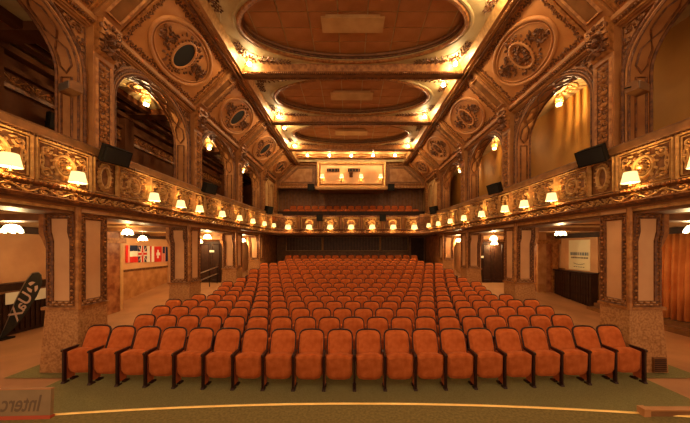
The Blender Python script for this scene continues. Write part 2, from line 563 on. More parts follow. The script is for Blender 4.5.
# beams between the bays, and along both sides
for bi, y in enumerate(LINES):
    bm_ = put('beam', MB().box(-4.25, 4.25, y - .24, y + .24, ZC - .16, ZC + .4), 'beam_paint')
    tag(bm_, ['ceiling beam at the stage opening', 'first cross beam of the coffered ceiling from the stage', 'second cross beam of the coffered ceiling from the stage', 'third cross beam of the coffered ceiling from the stage', 'last cross beam of the coffered ceiling before the booth'][bi], 'beam', kind='structure')
    for sy in (-1, 1):
        put('beam_moulding', MB().prism([(y + sy * .24, ZC - .15), (y + sy * .30, ZC - .02), (y + sy * .34, ZC + .06), (y + sy * .24, ZC + .06)], 0, -3.95, 3.95), 'gilt', bm_)
        put('beam_fillet', MB().box(-4.1, 4.1, y + sy * .12 - .02, y + sy * .12 + .02, ZC - .19, ZC - .16), 'gilt_dark', bm_)
        for k in range(8):
            M = frame((-3.5 + k, y + sy * .19, ZC - .16), (1, 0, 0), (0, 1, 0), (0, 0, -1))
            put('egg_moulding', shared('egg_moulding', r_eggs), 'gilt', bm_, M)
for s in (-1, 1):
    x0, x1 = sorted((s * 3.95, s * 4.27))
    sb = put('beam', MB().box(x0, x1, 2.2, 20.4, ZC - .16, ZC + .4), 'plaster')
    tag(sb, 'long edge beam of the ceiling above the %s medallions' % SIDE[s], 'beam', kind='structure')
    put('beam_moulding', MB().box(*sorted((s * 4.19, s * 4.27)), 2.2, 20.4, ZC - .23, ZC - .16), 'gilt_dark', sb)
    put('beam_moulding', MB().prism([(s * 3.95, ZC - .15), (s * 3.88, ZC - .02), (s * 3.84, ZC + .06), (s * 3.95, ZC + .06)], 1, 2.2, 20.4), 'gilt_bright', sb)
    for k in range(17):
        M = frame((s * 4.08, 2.9 + k, ZC - .16), (0, 1, 0), (1, 0, 0), (0, 0, -1))
        put('egg_moulding', shared('egg_moulding', r_eggs), 'gilt', sb, M)
# last shallow bay over the gallery
rb = put('ceiling', MB().box(-3.95, 3.95, 17.6, 20.6, ZC + .05, ZC + .12), 'cove_plaster')
tag(rb, 'shallow flat ceiling bay with row of bulbs before back wall', 'ceiling', kind='structure')
for k, y in enumerate((18.3, 19.0, 19.7, 20.2)):
    put('moulding', MB().box(-3.95, 3.95, y - .05, y + .05, ZC - .04 - .05 * k, ZC + .06), 'gilt' if k % 2 else 'ceiling_paint', rb)
for k in range(5):
    x = -2.98 + 1.49 * k
    m = MB()
    m.tube([(x - .74 + 1.48 * i / 14, 18.65 + .22 * math.sin(PI * i / 14), ZC - .01) for i in range(15)], .04, 5)
    put('festoon', m, 'gilt_bright', rb)

# ================================================================== SETTING: coves with medallions
CX0, CZ0, CX1, CZ1 = 5.79, 7.55, 4.25, 9.05
CL = math.hypot(CX0 - CX1, CZ1 - CZ0)
def cove_frame(s, y):
    V = (-s * (CX0 - CX1) / CL, 0, (CZ1 - CZ0) / CL)
    W = (-s * (CZ1 - CZ0) / CL, 0, -(CX0 - CX1) / CL)
    return frame((s * CX0, y, CZ0), (0, 1, 0), V, W)
def medal_rings():
    m = MB()
    m.ring(0, 0, 1.16, .74, .06, 48, .9)
    m.ring(0, 0, 1.05, .63, .022, 48)
    m.ring(0, 0, .31, .42, .045, 30, 1.0)
    return m
for s in (-1, 1):
    for bi in range(5):
        y0 = LINES[bi]
        y1 = LINES[bi + 1] if bi < 4 else 20.4
        L = y1 - y0
        h = L / 2
        root = put('wall_cove', MB().box(-h, h, 0, CL, -.12, 0), 'cove_plaster', M=cove_frame(s, (y0 + y1) / 2))
        tag(root, 'sloping cove bay with oval medallion above %s gallery, %s from the stage' % (SIDE[s], ORD[bi + 1]), 'cove', 'sloping coves', 'structure')
        hw = h - .36
        for v in (.13, CL - .13):
            put('border_bar', MB().box(-hw - .06, hw + .06, v - .035, v + .035, 0, .05), 'gilt', root)
            k = 0
            u = -hw + .55
            while u < hw - .2:
                put('vine_border', shared('vine_border', r_vine), 'gilt_dark', root, frame((u, v + (.14 if v < 1 else -.14), 0), (1, 0, 0), (0, 1, 0), (0, 0, 1)))
                u += 1.0
        for u in (-hw, hw):
            put('border_bar', MB().box(u - .03, u + .03, .1, CL - .1, 0, .045), 'gilt', root)
            for v in (.72, 1.45):
                put('vine_border', shared('vine_border', r_vine), 'gilt_dark', root, frame((u - (.13 if u > 0 else -.13), v, 0), (0, .75, 0), (.75, 0, 0), (0, 0, 1)))
        # medallion
        sc = 1.0 if bi < 4 else .72
        MC = Matrix.Translation((0, CL / 2, .01)) @ Matrix.Diagonal((sc, sc, 1, 1))
        put('medallion_ring', shared('medallion_ring', medal_rings, True), 'cove_plaster', root, MC)
        key = 'wreath_open' if s < 0 else 'wreath_figures'
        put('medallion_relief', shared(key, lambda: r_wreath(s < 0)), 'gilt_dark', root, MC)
        if s < 0:
            m = MB()
            m.lathe([(.42, 0), (.42, .012)], 28)
            put('vent_opening', m, 'void', root, MC @ Matrix.Diagonal((.68, .93, 1, 1)))
        # rib with sunk panel at the far line of the bay
        if bi < 4:
            rib = put('rib', MB().box(h - .27, h + .27, 0, CL, 0, .07), 'plaster', root)
            m = MB().rect(h - .17, h + .17, .42, CL - .42, .03, 1.2, .07)
            put('rib_frame', m, 'gilt', rib)
            put('rib_panel', MB().box(h - .14, h + .14, .45, CL - .45, .06, .075), 'beam_paint', rib)
            put('rosette', shared('capital_relief', r_capital), 'gilt_dark', rib, frame((h, CL - .2, .06), (.55, 0, 0), (0, .5, 0), (0, 0, .6)))
    # cornice under the cove
    cn = put('trim_1' if s < 0 else 'trim_2', MB().prism([(s * 5.9, 7.36), (s * 5.74, 7.38), (s * 5.70, 7.46), (s * 5.60, 7.52), (s * 5.58, 7.60), (s * 5.9, 7.66)], 1, 1.8, 20.4), 'plaster')
    tag(cn, 'moulded cornice below the cove on the %s wall' % SIDE[s], 'cornice', kind='structure')
    for k in range(18):
        put('egg_moulding', shared('egg_moulding', r_eggs), 'gilt_dark', cn, frame((s * 5.655, 2.5 + k, 7.49), (0, 1, 0), (s * -.6, 0, .8), (-s * .8, 0, -.6)))
    put('fillet', MB().tube([(s * 5.70, 1.8, 7.42), (s * 5.70, 20.4, 7.42)], .022, 6), 'gilt', cn)

# ================================================================== SETTING: upper arcade walls
AH, SPR, RISE, XW, XB = 1.42, 6.24, 1.12, 5.80, 6.22
def arch_path(yc, off, zb=4.6, n=22):
    pts = [(yc - AH - off, zb), (yc - AH - off, SPR * .6 + zb * .4)]
    for i in range(n + 1):
        q = PI - PI * i / n
        pts.append((yc + (AH + off) * math.cos(q), SPR + (RISE + off * .8) * math.sin(q)))
    pts += [(yc + AH + off, SPR * .6 + zb * .4), (yc + AH + off, zb)]
    return pts
def arcade_mesh(s, y0, y1, yc):
    m = MB()
    for x, fl_ in ((XW, 1), (XB, -1)):
        X = s * x
        q = lambda a, b, c, d: m.add([(X, a, b), (X, c, b), (X, c, d), (X, a, d)], [(0, 1, 2, 3)])
        q(y0, 4.6, yc - AH, 7.6)
        q(yc + AH, 4.6, y1, 7.6)
        pts = arch_path(yc, 0)
        for (a, za), (b, zb) in zip(pts[1:-2], pts[2:-1]):
            if abs(a - b) > 1e-6:
                m.add([(X, a, za), (X, b, zb), (X, b, 7.6), (X, a, 7.6)], [(0, 1, 2, 3)])
    pts = arch_path(yc, 0)
    for (a, za), (b, zb) in zip(pts, pts[1:]):
        m.add([(s * XW, a, za), (s * XW, b, zb), (s * XB, b, zb), (s * XB, a, za)], [(0, 1, 2, 3)])
    return m
def soffit_frame(s, yc, i0, i1, pts):
    """raised outline on the arch reveal between path stations"""
    seg = pts[i0:i1 + 1]
    yz = Vector((0, yc, SPR))
    def inset(p, x):
        d = Vector((0, p[0], p[1])) - Vector((0, yc, max(p[1] - RISE, 4.6) if p[1] < SPR else SPR))
        d.x = 0
        d.normalize()
        return (s * x, p[0] - d.y * .012, p[1] - d.z * .012)
    mid = (XW + XB) / 2
    lp = [inset(seg[0], mid)] + [inset(p, mid - .12) for p in seg[1:-1]] + [inset(seg[-1], mid)] + [inset(p, mid + .12) for p in reversed(seg[1:-1])]
    return MB().tube(lp, .022, 5, True, up=(1, 0, 0))
for s in (-1, 1):
    wall = empty('wall_left' if s < 0 else 'wall_right')
    tag(wall, 'gilded plaster arcade wall above the %s balcony' % SIDE[s], 'wall', kind='structure')
    for bi in range(4):
        y0, y1 = LINES[bi], LINES[bi + 1]
        yc = (y0 + y1) / 2
        bay = put('arch_bay', arcade_mesh(s, y0, y1, yc), 'plaster', wall)
        for off, th, x, mt in ((.015, .022, XW - .01, 'gilt_dark'), (.07, .022, XW - .015, 'plaster'), (.14, .035, XW - .025, 'gilt_dark'), (.19, .014, XW - .01, 'gilt'),
                               (-.005, .035, XB, 'gilt_dark')):
            m = MB().tube([(s * x, a, z) for a, z in arch_path(yc, off)], th, 6, up=(1, 0, 0))
            put('arch_moulding', m, mt, bay)
        # beading along the arch edge
        m = MB()
        pp = arch_path(yc, .14)
        for (a, za), (b, zb) in zip(pp, pp[1:]):
            nseg = max(1, int(math.hypot(b - a, zb - za) / .085))
            for k in range(nseg):
                t = k / nseg
                m.add([(s * (XW - .07) if j == 4 else s * (XW - .03), a + (b - a) * t + dy, za + (zb - za) * t + dz) for j, (dy, dz) in enumerate(((-.035, -.035), (.035, -.035), (.035, .035), (-.035, .035), (0, 0)))],
                      [(0, 1, 4), (1, 2, 4), (2, 3, 4), (3, 0, 4)])
        put('arch_beading', m, 'gilt_dark', bay)
        ap = arch_path(yc, 0, n=24)
        for i0, i1 in ((1, 2), (2, 6), (6, 10), (10, 14), (14, 18), (18, 22), (22, 26)):
            put('reveal_panel', soffit_frame(s, yc, i0, i1, ap), 'gilt_dark', bay)
        for yj in (-1, 1):           # long sunk panel on each jamb
            yy = yc + yj * (AH - .012)
            xa, xb = s * (XW + .10), s * (XB - .10)
            put('reveal_panel', MB().tube([(xa, yy, 4.8), (xb, yy, 4.8), (xb, yy, 6.15), (xa, yy, 6.15)], .022, 5, True, up=(0, 1, 0)), 'gilt_dark', bay)
        # spandrel reliefs
        for yj in (-1, 1):
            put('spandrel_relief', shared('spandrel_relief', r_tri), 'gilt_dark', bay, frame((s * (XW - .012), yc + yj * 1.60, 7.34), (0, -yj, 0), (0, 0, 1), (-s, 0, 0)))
    # pilasters with capitals
    for li, y in enumerate(LINES):
        pl = put('pilaster', MB().box(*sorted((s * 5.66, s * 5.82)), y - .25, y + .25, 4.6, 7.42), 'plaster', wall)
        Wf = (-s, 0, 0)
        put('pilaster_frame', MB().rect(-.17, .17, .12, 2.15, .028, 1.1), 'gilt', pl, frame((s * 5.66, y, 4.6), (0, 1, 0), (0, 0, 1), Wf))
        put('pilaster_panel', MB().box(-.16, .16, .13, 2.14, 0, .006), 'gilt_dark', pl, frame((s * 5.66, y, 4.6), (0, 1, 0), (0, 0, 1), Wf))
        put('drop_relief', shared('drop_relief', r_drop), 'gilt', pl, frame((s * 5.65, y, 4.72), (0, 1, 0), (0, 0, 1), Wf))
        cp = put('capital', MB().prism([(s * 5.70, 6.85), (s * 5.58, 6.95), (s * 5.50, 7.25), (s * 5.44, 7.62), (s * 5.80, 7.66), (s * 5.80, 6.85)], 1, y - .24, y + .24), 'gilt', pl)
        put('capital_relief', shared('capital_relief', r_capital), 'gilt_dark', cp, frame((s * 5.53, y, 7.26), (0, .95, 0), (s * -.12, 0, .95), (-s, 0, -.1)))
    # plain end wall between last arch and the back wall, with a tall niche
    ew = put('end_pier', MB().box(*sorted((s * 5.8, s * 6.2)), 17.45, 21.6, 3.3, 7.6), 'plaster_pale', wall)
    for yy in (18.25, 19.35):
        m = MB()
        pts = [(s * 5.79, yy - .38, 4.7), (s * 5.79, yy + .38, 4.7)] + [(s * 5.79, yy + .38 * math.cos(PI * k / 10), 6.7 + .42 * math.sin(PI * k / 10)) for k in range(11)]
        m.tube(pts, .035, 5, True, up=(1, 0, 0))
        put('niche_frame', m, 'gilt', ew)
    put('end_pilaster', MB().box(*sorted((s * 5.6, s * 5.82)), 20.0, 20.4, 3.5, 7.5), 'gilt', ew)

    # gallery behind the arches
    gw = empty('wall_gallery')
    tag(gw, ('dark panelled wall with carved band behind the flag-side arches' if s < 0 else 'smooth ochre plaster wall behind the poster-side arches'), 'wall', kind='structure')
    xg = 8.4
    if s < 0:
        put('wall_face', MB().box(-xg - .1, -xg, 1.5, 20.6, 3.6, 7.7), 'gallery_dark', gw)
        for z0, z1, d, mt in ((4.9, 5.0, .06, 'brown_wood'), (5.7, 5.8, .06, 'brown_wood'), (6.44, 6.54, .10, 'gilt_dark'), (6.86, 6.98, .16, 'brown_wood'), (7.25, 7.4, .26, 'brown_wood')):
            put('wall_band', MB().box(-xg, -xg + d, 1.5, 20.6, z0, z1), 'gallery_dark' if mt == 'brown_wood' else mt, gw)
        put('frieze_ground', MB().box(-xg, -xg + .03, 1.5, 20.6, 6.54, 6.86), 'gallery_dark', gw)
        for k in range(17):
            put('frieze_relief', shared('frieze_relief', r_frieze), 'gilt', gw, frame((-xg + .03, 2.2 + k, 6.70), (0, 1, 0), (0, 0, 1), (1, 0, 0)))
        for xx in (7.35, 7.85):
            put('long_beam', MB().box(-xx - .1, -xx + .1, 1.5, 20.6, 7.38, 7.58), 'gallery_dark', gw)
        for k, y in enumerate(LINES):
            put('pier', MB().box(-xg, -xg + .22, y - .2, y + .2, 3.6, 7.6), 'gallery_dark', gw)
    else:
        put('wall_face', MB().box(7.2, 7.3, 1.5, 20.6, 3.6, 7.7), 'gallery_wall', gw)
    put('end_face', MB().box(*sorted((s * 6.15, s * 8.5)), 20.5, 20.6, 3.6, 7.7), 'gallery_dark', gw)
    gc = put('ceiling_gallery', MB().box(*sorted((s * 6.2, s * 8.5)), 1.5, 20.6, 7.56, 7.66), 'ceiling_paint')
    tag(gc, 'gallery ceiling behind the %s arches' % SIDE[s], 'ceiling', kind='structure')
    for k, y in enumerate(LINES if s < 0 else ()):
        put('ceiling_beam', MB().box(*sorted((s * 6.2, s * 8.4)), y - .2, y + .2, 7.36, 7.56), 'gallery_dark', gc)
        # partition edge that closes each bay of the gallery towards the next
    for k in range(4):
        yb = (LINES[k] + LINES[k + 1]) / 2 + .35
        m = MB()
        m.ring(0, 0, .36, .36, .03, 24)
        m.ring(0, 0, .24, .24, .02, 20)
        for j in range(10):
            q = 2 * PI * j / 10
            m.leaf(.08 * math.cos(q), .08 * math.sin(q), q, .16, .08, .03)
        put('ceiling_rosette', m, 'gilt_bright', gc, frame((s * 6.60, yb + .12, 7.56), (1, 0, 0), (0, 1, 0), (0, 0, -1)))

# ================================================================== SETTING: balconies
SIDEPATH = [(5.68, 1.6), (5.68, 9.6), (5.58, 11.0), (5.50, 12.4), (5.42, 13.9), (5.29, 15.4), (5.08, 16.75), (4.86, 17.35), (4.60, 17.62)]
def path_at(path, d):
    """point and tangent at arc length d"""
    for (ax, ay), (bx, by) in zip(path, path[1:]):
        L = math.hypot(bx - ax, by - ay)
        if d <= L or (bx, by) == path[-1]:
            t = d / L
            return (ax + (bx - ax) * t, ay + (by - ay) * t), ((bx - ax) / L, (by - ay) / L)
        d -= L
def path_len(path):
    return sum(math.hypot(b[0] - a[0], b[1] - a[1]) for a, b in zip(path, path[1:]))
PROFILE = [(.0, 3.44), (.12, 3.46), (.14, 3.52), (.07, 3.55), (.06, 3.68), (.12, 3.72), (.10, 3.78), (.0, 3.80), (.0, 4.54), (.06, 4.57), (.10, 4.62), (.10, 4.70), (-.14, 4.72), (-.14, 3.44)]
def sweep(path, prof, s):
    """horizontal path (x, y); profile (offset towards the hall, z)"""
    m = MB()
    N, K = len(path), len(prof)
    vs_ = []
    for i, (x, y) in enumerate(path):
        a = path[max(0, i - 1)]
        b = path[min(N - 1, i + 1)]
        tx, ty = b[0] - a[0], b[1] - a[1]
        L = math.hypot(tx, ty)
        nx, ny = -ty / L, tx / L
        for o, z in prof:
            vs_.append((s * (x + nx * o), y + ny * o, z))
    fs_ = [(i * K + k, i * K + (k + 1) % K, (i + 1) * K + (k + 1) % K, (i + 1) * K + k) for i in range(N - 1) for k in range(K)]
    fs_ += [tuple(range(K)), tuple((N - 1) * K + k for k in range(K))]
    return m.add(vs_, fs_)
def balcony_panel(parent, P, T, N_, w, kind):
    """one carved panel and its frieze piece; P foot point, T tangent, N_ normal to the hall"""
    Tx, Nx = Vector((T[0], T[1], 0)), Vector((N_[0], N_[1], 0))
    c = Vector((P[0], P[1], 4.17)) + Nx * .006
    pn = put('balcony_panel', shared('balcony_board', lambda: MB().box(-.49, .49, -.36, .36, -.03, .012)), 'shaded_ground', parent, frame(c, Tx * w, (0, 0, 1), Nx))
    key = 'panel_relief' if kind == 0 else 'cartouche_relief'
    if kind == 0:
        put('carved_relief', shared('panel_relief', r_panel), 'gilt_bright', pn, Matrix.Translation((0, 0, .012)) @ Matrix.Diagonal((1, 1, 1.7, 1)))
    else:
        def cart():
            m = MB()
            m.ring(0, 0, .20, .23, .04)
            for k in range(18):
                q = 2 * PI * k / 18
                m.leaf(.22 * math.cos(q), .26 * math.sin(q), q + .8, .09, .06, .05)
            m.rect(-.46, .46, -.37, .37, .03, 1.2)
            return m
        put('carved_relief', shared('cartouche_relief', cart), 'gilt_bright', pn, Matrix.Translation((0, 0, .012)) @ Matrix.Diagonal((1, 1, 1.7, 1)))
    f = Vector((P[0], P[1], 3.61)) + Nx * .066
    put('frieze_relief', shared('frieze_relief', r_frieze), 'gilt_bright', parent, frame(f, Tx * w, (0, 0, .66), Nx * 1.5))
for s in (-1, 1):
    bal = put('balcony', sweep(SIDEPATH, PROFILE, s), 'gilt_dark')
    put('hand_rail', sweep(SIDEPATH, [(.02, 4.56), (.11, 4.60), (.13, 4.72), (.08, 4.77), (-.12, 4.78), (-.16, 4.72), (-.15, 4.56)], s), 'brown_wood', bal)
    tag(bal, 'carved %s balcony front curving towards the back of hall' % SIDE[s], 'balcony', kind='structure')
    put('balcony_core', MB().box(*sorted((s * 5.62, s * 10.9)), 1.4, 20.6, 3.44, 3.64), 'beam_paint', bal)
    cuts = []                        # (start, end, kind) in y along the straight part then along arc length
    for li in range(1, 4):
        ya = LINES[li - 1]
        w = (3.75 - .62) / 3
        for k in range(3):
            cuts.append((ya + .31 + k * w, ya + .31 + (k + 1) * w, 0))
        cuts.append((ya + 3.75 - .31, ya + 3.75 + .31, 1))
    total = path_len(SIDEPATH)
    a = cuts[-1][1]
    nrest = 4
    w = (total - 1.0 + 1.6 - a) / nrest
    for k in range(nrest):
        cuts.append((a + k * w, a + (k + 1) * w, 0))
    for a, b, kd in cuts:
        (px, py), (tx, ty) = path_at(SIDEPATH, (a + b) / 2 - 1.6)
        T = Vector((s * tx, ty, 0))
        Nn = Vector((s * -ty, tx, 0))
        balcony_panel(bal, (s * px, py), T, Nn, (b - a), kd)
        put('egg_moulding', shared('egg_moulding', r_eggs), 'gilt_dark', bal, frame(Vector((s * px, py, 4.565)) + Nn * .055, T * (b - a), (0, 0, .6), Nn))
        put('egg_moulding', shared('egg_moulding', r_eggs), 'gilt', bal, frame(Vector((s * px, py, 3.745)) + Nn * .11, T * (b - a), (0, 0, .6), Nn))
BACKPATH = [(-4.60, 17.62), (-4.2, 17.72), (0, 17.74), (4.2, 17.72), (4.60, 17.62)]
bb = put('balcony', sweep(BACKPATH, [(-o, z) for o, z in PROFILE], 1), 'gilt_dark')
tag(bb, 'carved balcony front across the back of the hall under upper seats', 'balcony', kind='structure')
for k in range(7):
    x = -4.14 + 1.38 * k
    balcony_panel(bb, (x, 17.73), (1, 0), (0, -1), 1.2, k % 2)
    if k < 6:
        put('balcony_post', MB().box(x + .62, x + .76, 17.62, 17.76, 3.8, 4.56), 'plaster', bb)
put('soffit', MB().box(-5.75, 5.75, 17.80, 21.6, 3.40, 3.55), 'brown_wood', bb)
put('hand_rail', MB().box(-4.9, 4.9, 17.72, 17.86, 4.70, 4.98), 'dark_wood', bb)
# raked steps for the upper seats
m = MB()
for k, (ya, yb, z) in enumerate(((17.8, 18.9, 3.95), (18.9, 19.85, 4.4), (19.85, 21.4, 4.8))):
    m.box(-5.75, 5.75, ya, yb, 3.5, z)
put('seating_step', m, 'carpet', bb)

# ================================================================== SETTING: back wall
bw = empty('wall_back')
tag(bw, 'back wall of the hall with framed panels around the projection booth', 'wall', kind='structure')
put('upper_wall', MB().prism([(-5.79, 7.2), (5.79, 7.2), (5.79, 7.55), (4.25, 9.05), (4.25, 9.4), (-4.25, 9.4), (-4.25, 9.05), (-5.79, 7.55)], 1, 20.4, 20.55), 'beam_paint', bw)
for s in (-1, 1):
    fm = frame((0, 20.4, 0), (s, 0, 0), (0, 0, 1), (0, -1, 0))
    put('panel_frame', MB().loop([(2.75, 7.42), (5.45, 7.42), (5.45, 7.55), (4.15, 8.80), (2.75, 8.80)], .06, 1), 'gilt', bw, fm)
    put('panel_frame', MB().loop([(2.95, 7.58), (5.15, 7.58), (4.05, 8.62), (2.95, 8.62)], .025, 1), 'gilt_dark', bw, fm)
    put('wall_panel', MB().add([(2.95, 7.58, .01), (5.15, 7.58, .01), (4.05, 8.62, .01), (2.95, 8.62, .01)], [(0, 1, 2, 3)]), 'dado', bw, fm)
put('ledge', MB().box(-5.79, 5.79, 20.2, 20.5, 7.08, 7.26), 'gilt', bw)
for k in range(11):
    put('frieze_relief', shared('frieze_relief', r_frieze), 'gilt_bright', bw, frame((-5 + k, 20.2, 7.17), (1, 0, 0), (0, 0, .6), (0, -1, 0)))
m = MB()
for k in range(46):
    x = -5.75 + .25 * k
    m.box(x + .015, x + .235, 21.36, 21.42, 4.7, 7.3)
m.box(-5.8, 5.8, 21.42, 21.5, 3.4, 7.3)
put('board_panelling', m, 'board_wood', bw)
put('gallery_soffit', MB().box(-5.8, 5.8, 20.5, 21.5, 7.3, 7.36), 'dark_wood', bw)
# lower back wall under the balcony: three framed bays of dark boards
lw = put('lower_wall', MB().box(-5.75, 5.75, 20.62, 20.75, 0.8, 3.5), 'brown_wood', bw)
for x0, x1 in ((-5.0, -2.25), (-2.15, 2.2), (2.3, 4.4)):
    m = MB()
    nb = int((x1 - x0) / .22)
    for k in range(nb):
        a = x0 + (x1 - x0) * k / nb
        m.box(a + .012, a + (x1 - x0) / nb - .012, 20.55, 20.60, 2.34, 3.36)
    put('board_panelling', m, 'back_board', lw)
    put('panel_frame', MB().rect(x0, x1, 2.32, 3.38, .05, 1.2), 'gilt_bright', lw, frame((0, 20.60, 0), (1, 0, 0), (0, 0, 1), (0, -1, 0)))
put('rail', MB().box(-5.7, 4.5, 20.3, 20.5, 2.24, 2.32), 'brown_wood', lw)
d3 = tag(put('door_3', MB().box(4.62, 5.62, 20.54, 20.62, 1.2, 3.36), 'dark_wood'), 'dark doorway at the back wall under the balcony', 'door', kind='structure')
put('door_frame', MB().box(4.5, 4.62, 20.48, 20.62, 1.2, 3.4).box(4.5, 5.75, 20.48, 20.62, 3.3, 3.4), 'brown_wood', d3)

# ================================================================== SETTING: pillars and aisles
def pillar_frame_mesh(w, h, kink, studs):
    m = MB()
    def out(d):
        return [(-w / 2 + d, d), (w / 2 - d, d), (w / 2 - d, h * .70), (w / 2 - d + kink, h * .80), (w / 2 - d + kink, h - d), (-w / 2 + d + kink, h - d), (-w / 2 + d + kink, h * .80), (-w / 2 + d, h * .70)]
    if not studs:
        m.loop(out(0), .032, 1.0)
        m.loop(out(.10), .026, 1.1)
        m.loop(out(.05), .03, .3)
        return m
    pts = out(.05)                   # carved leaves between the two bars
    for (a, b), (c, d) in zip(pts, pts[1:] + pts[:1]):
        L = math.hypot(c - a, d - b)
        n = max(1, int(L / .065))
        q = math.atan2(d - b, c - a)
        for k in range(n):
            t = (k + .5) / n
            m.leaf(a + (c - a) * t, b + (d - b) * t, q + (.7 if k % 2 else -.7), .07, .05, .05)
    return m
def pillar_panel(root, w, h, kink, M):
    f = put('panel_frame', pillar_frame_mesh(w, h, kink, False), 'gilt_dark', root, M)
    put('carved_band', pillar_frame_mesh(w, h, kink, True), 'gilt', f)
PN = ['pillar nearest the stage', 'second pillar from the stage', 'third pillar from the stage', 'fourth pillar from the stage']
for s in (-1, 1):
    for li, (ya, yb) in enumerate(((5.50, 6.15), (9.30, 9.98), (13.15, 13.85), (16.55, 17.2))):
        zf = fz(ya)
        zt = 1.30 + zf * .6
        root = empty('pillar', (0, 0, 0))
        tag(root, '%s, granite foot and rose plaster panels, %s aisle' % (('front ' if li == 0 else '') + ('pillar beside the first row of seats' if li == 0 else PN[li]), SIDE[s]), 'pillar', 'hall pillars', 'structure')
        xi, xo = 5.70, 6.38
        gm = MB()
        gm.add([(s * (xi - .02), ya - .03, zf - .3), (s * (xo + .12), ya - .03, zf - .3), (s * (xo + .12), yb + .03, zf - .3), (s * (xi - .02), yb + .03, zf - .3),
                (s * (xi), ya, zt), (s * xo, ya, zt), (s * xo, yb, zt), (s * xi, yb, zt)],
               [(0, 1, 2, 3), (4, 5, 6, 7), (0, 1, 5, 4), (1, 2, 6, 5), (2, 3, 7, 6), (3, 0, 4, 7)])
        put('granite_base', gm, 'granite', root)
        put('base_moulding', MB().box(*sorted((s * (xi - .03), s * (xo + .05))), ya - .04, yb + .04, zt, zt + .06), 'gilt', root)
        put('shaft', MB().box(*sorted((s * (xi + .01), s * xo)), ya + .01, yb - .01, zt, 3.46), 'rose_plaster', root)
        hgt = 3.32 - zt - .10
        wst = xo - xi - .04
        # stage-facing panel and hall-facing panel
        pillar_panel(root, wst - .06, hgt, -.05, frame((s * (xi + xo) / 2, ya + .005, zt + .08), (-s, 0, 0), (0, 0, 1), (0, -1, 0)))
        pillar_panel(root, yb - ya - .06, hgt, 0, frame((s * (xi + .005), (ya + yb) / 2, zt + .08), (0, 1, 0), (0, 0, 1), (-s, 0, 0)))
        put('corner_bead', MB().tube([(s * xi, ya, zt), (s * xi, ya, 3.42)], .05, 8), 'gilt', root)
        # corbel flaring to the aisle at the head
        put('corbel', MB().prism([(s * (xo - .02), 2.55), (s * (xo + .14), 2.9), (s * (xo + .14), 3.45), (s * (xo - .02), 3.45)], 1, ya, yb), 'gilt', root)
        if s > 0 and li == 0:
            g = put('vent_grille', MB().box(6.14, 6.40, 5.44, 5.475, .04, .33), 'brown_wood', root)
            for k in range(7):
                put('grille_bar', MB().box(6.15, 6.39, 5.43, 5.445, .055 + .038 * k, .075 + .038 * k), 'seat_wood', g)
    # aisle ceiling trims: cross beams and a long lit cornice
    ac = put('ceiling_aisle', MB().box(*sorted((s * 5.7, s * 10.9)), 1.4, 20.6, 3.40, 3.44), 'plaster')
    tag(ac, 'low aisle ceiling under the %s balcony' % SIDE[s], 'ceiling', kind='structure')
    for y in (5.82, 9.64, 13.5, 16.9):
        put('cross_beam', MB().box(*sorted((s * 6.5, s * 10.5)), y - .2, y + .2, 3.16, 3.40), 'brown_wood', ac)
        put('beam_fillet', MB().box(*sorted((s * 6.5, s * 10.5)), y - .24, y + .24, 3.30, 3.36), 'plaster_pale', ac)
    put('long_beam', MB().box(*sorted((s * 5.80, s * 6.45)), 1.6, 17.4, 3.28, 3.42), 'brown_wood', ac)
    put('long_moulding', MB().box(*sorted((s * 5.74, s * 5.80)), 1.6, 17.4, 3.34, 3.42), 'gilt_bright', ac)
    put('wall_cornice', MB().box(*sorted((s * 10.1, s * 10.5)), 1.6, 15.0, 3.02, 3.22), 'dark_wood', ac)
    # outer aisle wall
    xw = 10.4
    ow = put('wall_aisle', MB().box(*sorted((s * xw, s * (xw + .15))), 1.4, 15.1, -.1, 3.45), 'rose_plaster')
    tag(ow, 'rose plaster outer wall of the %s aisle' % SIDE[s], 'wall', kind='structure')
    put('dado_panel', MB().box(*sorted((s * (xw - .02), s * xw)), 10.75 if s < 0 else 1.4, 15.0, -.05, 1.46), 'dado', ow)
    put('dado_rail', MB().box(*sorted((s * (xw - .06), s * xw)), 10.75 if s < 0 else 1.4, 15.0, 1.46, 1.56), 'gilt_dark', ow)
    # cross wall with a stage-facing door
    cw = put('wall_cross', MB().box(*sorted((s * 8.62, s * 10.5)), 15.0, 15.15, 0, 3.45).box(*sorted((s * 7.1, s * 7.28)), 15.0, 20.6, 0, 3.45).box(*sorted((s * 7.28, s * 8.62)), 15.0, 15.15, 2.95, 3.45), 'rose_plaster')
    tag(cw, 'cross wall around the dark door at the end of the %s aisle' % SIDE[s], 'wall', kind='structure')
    put('end_wall', MB().box(*sorted((s * 5.75, s * 7.2)), 20.45, 20.6, .8, 3.45), 'rose_plaster', cw)
    put('inner_wall', MB().box(*sorted((s * 5.75, s * 5.95)), 17.0, 20.85, .6, 3.45), 'marble', cw)
    dr = put('door_1' if s < 0 else 'door_2', MB().box(*sorted((s * 7.30, s * 8.60)), 15.02, 15.1, .4, 2.93), 'dark_wood')
    tag(dr, ('dark wooden double door behind the steel handrail' if s < 0 else 'dark wooden double door at the end of the poster-side aisle'), 'door', kind='structure')
    for x0, x1 in ((7.36, 7.92), (7.98, 8.54)):
        put('door_leaf', MB().box(*sorted((s * x0, s * x1)), 14.98, 15.02, .5, 2.86), 'dark_wood', dr)
        put('leaf_panel', MB().rect(*sorted((s * (x0 + .08), s * (x1 - .08))), .75, 2.75, .02, 1), 'seat_wood', dr, frame((0, 14.98, 0), (1, 0, 0), (0, 0, 1), (0, -1, 0)))
    put('door_frame', MB().rect(*sorted((s * 7.26, s * 8.64)), .2, 2.97, .05, 1), 'gilt_dark', dr, frame((0, 15.0, 0), (1, 0, 0), (0, 0, 1), (0, -1, 0)))
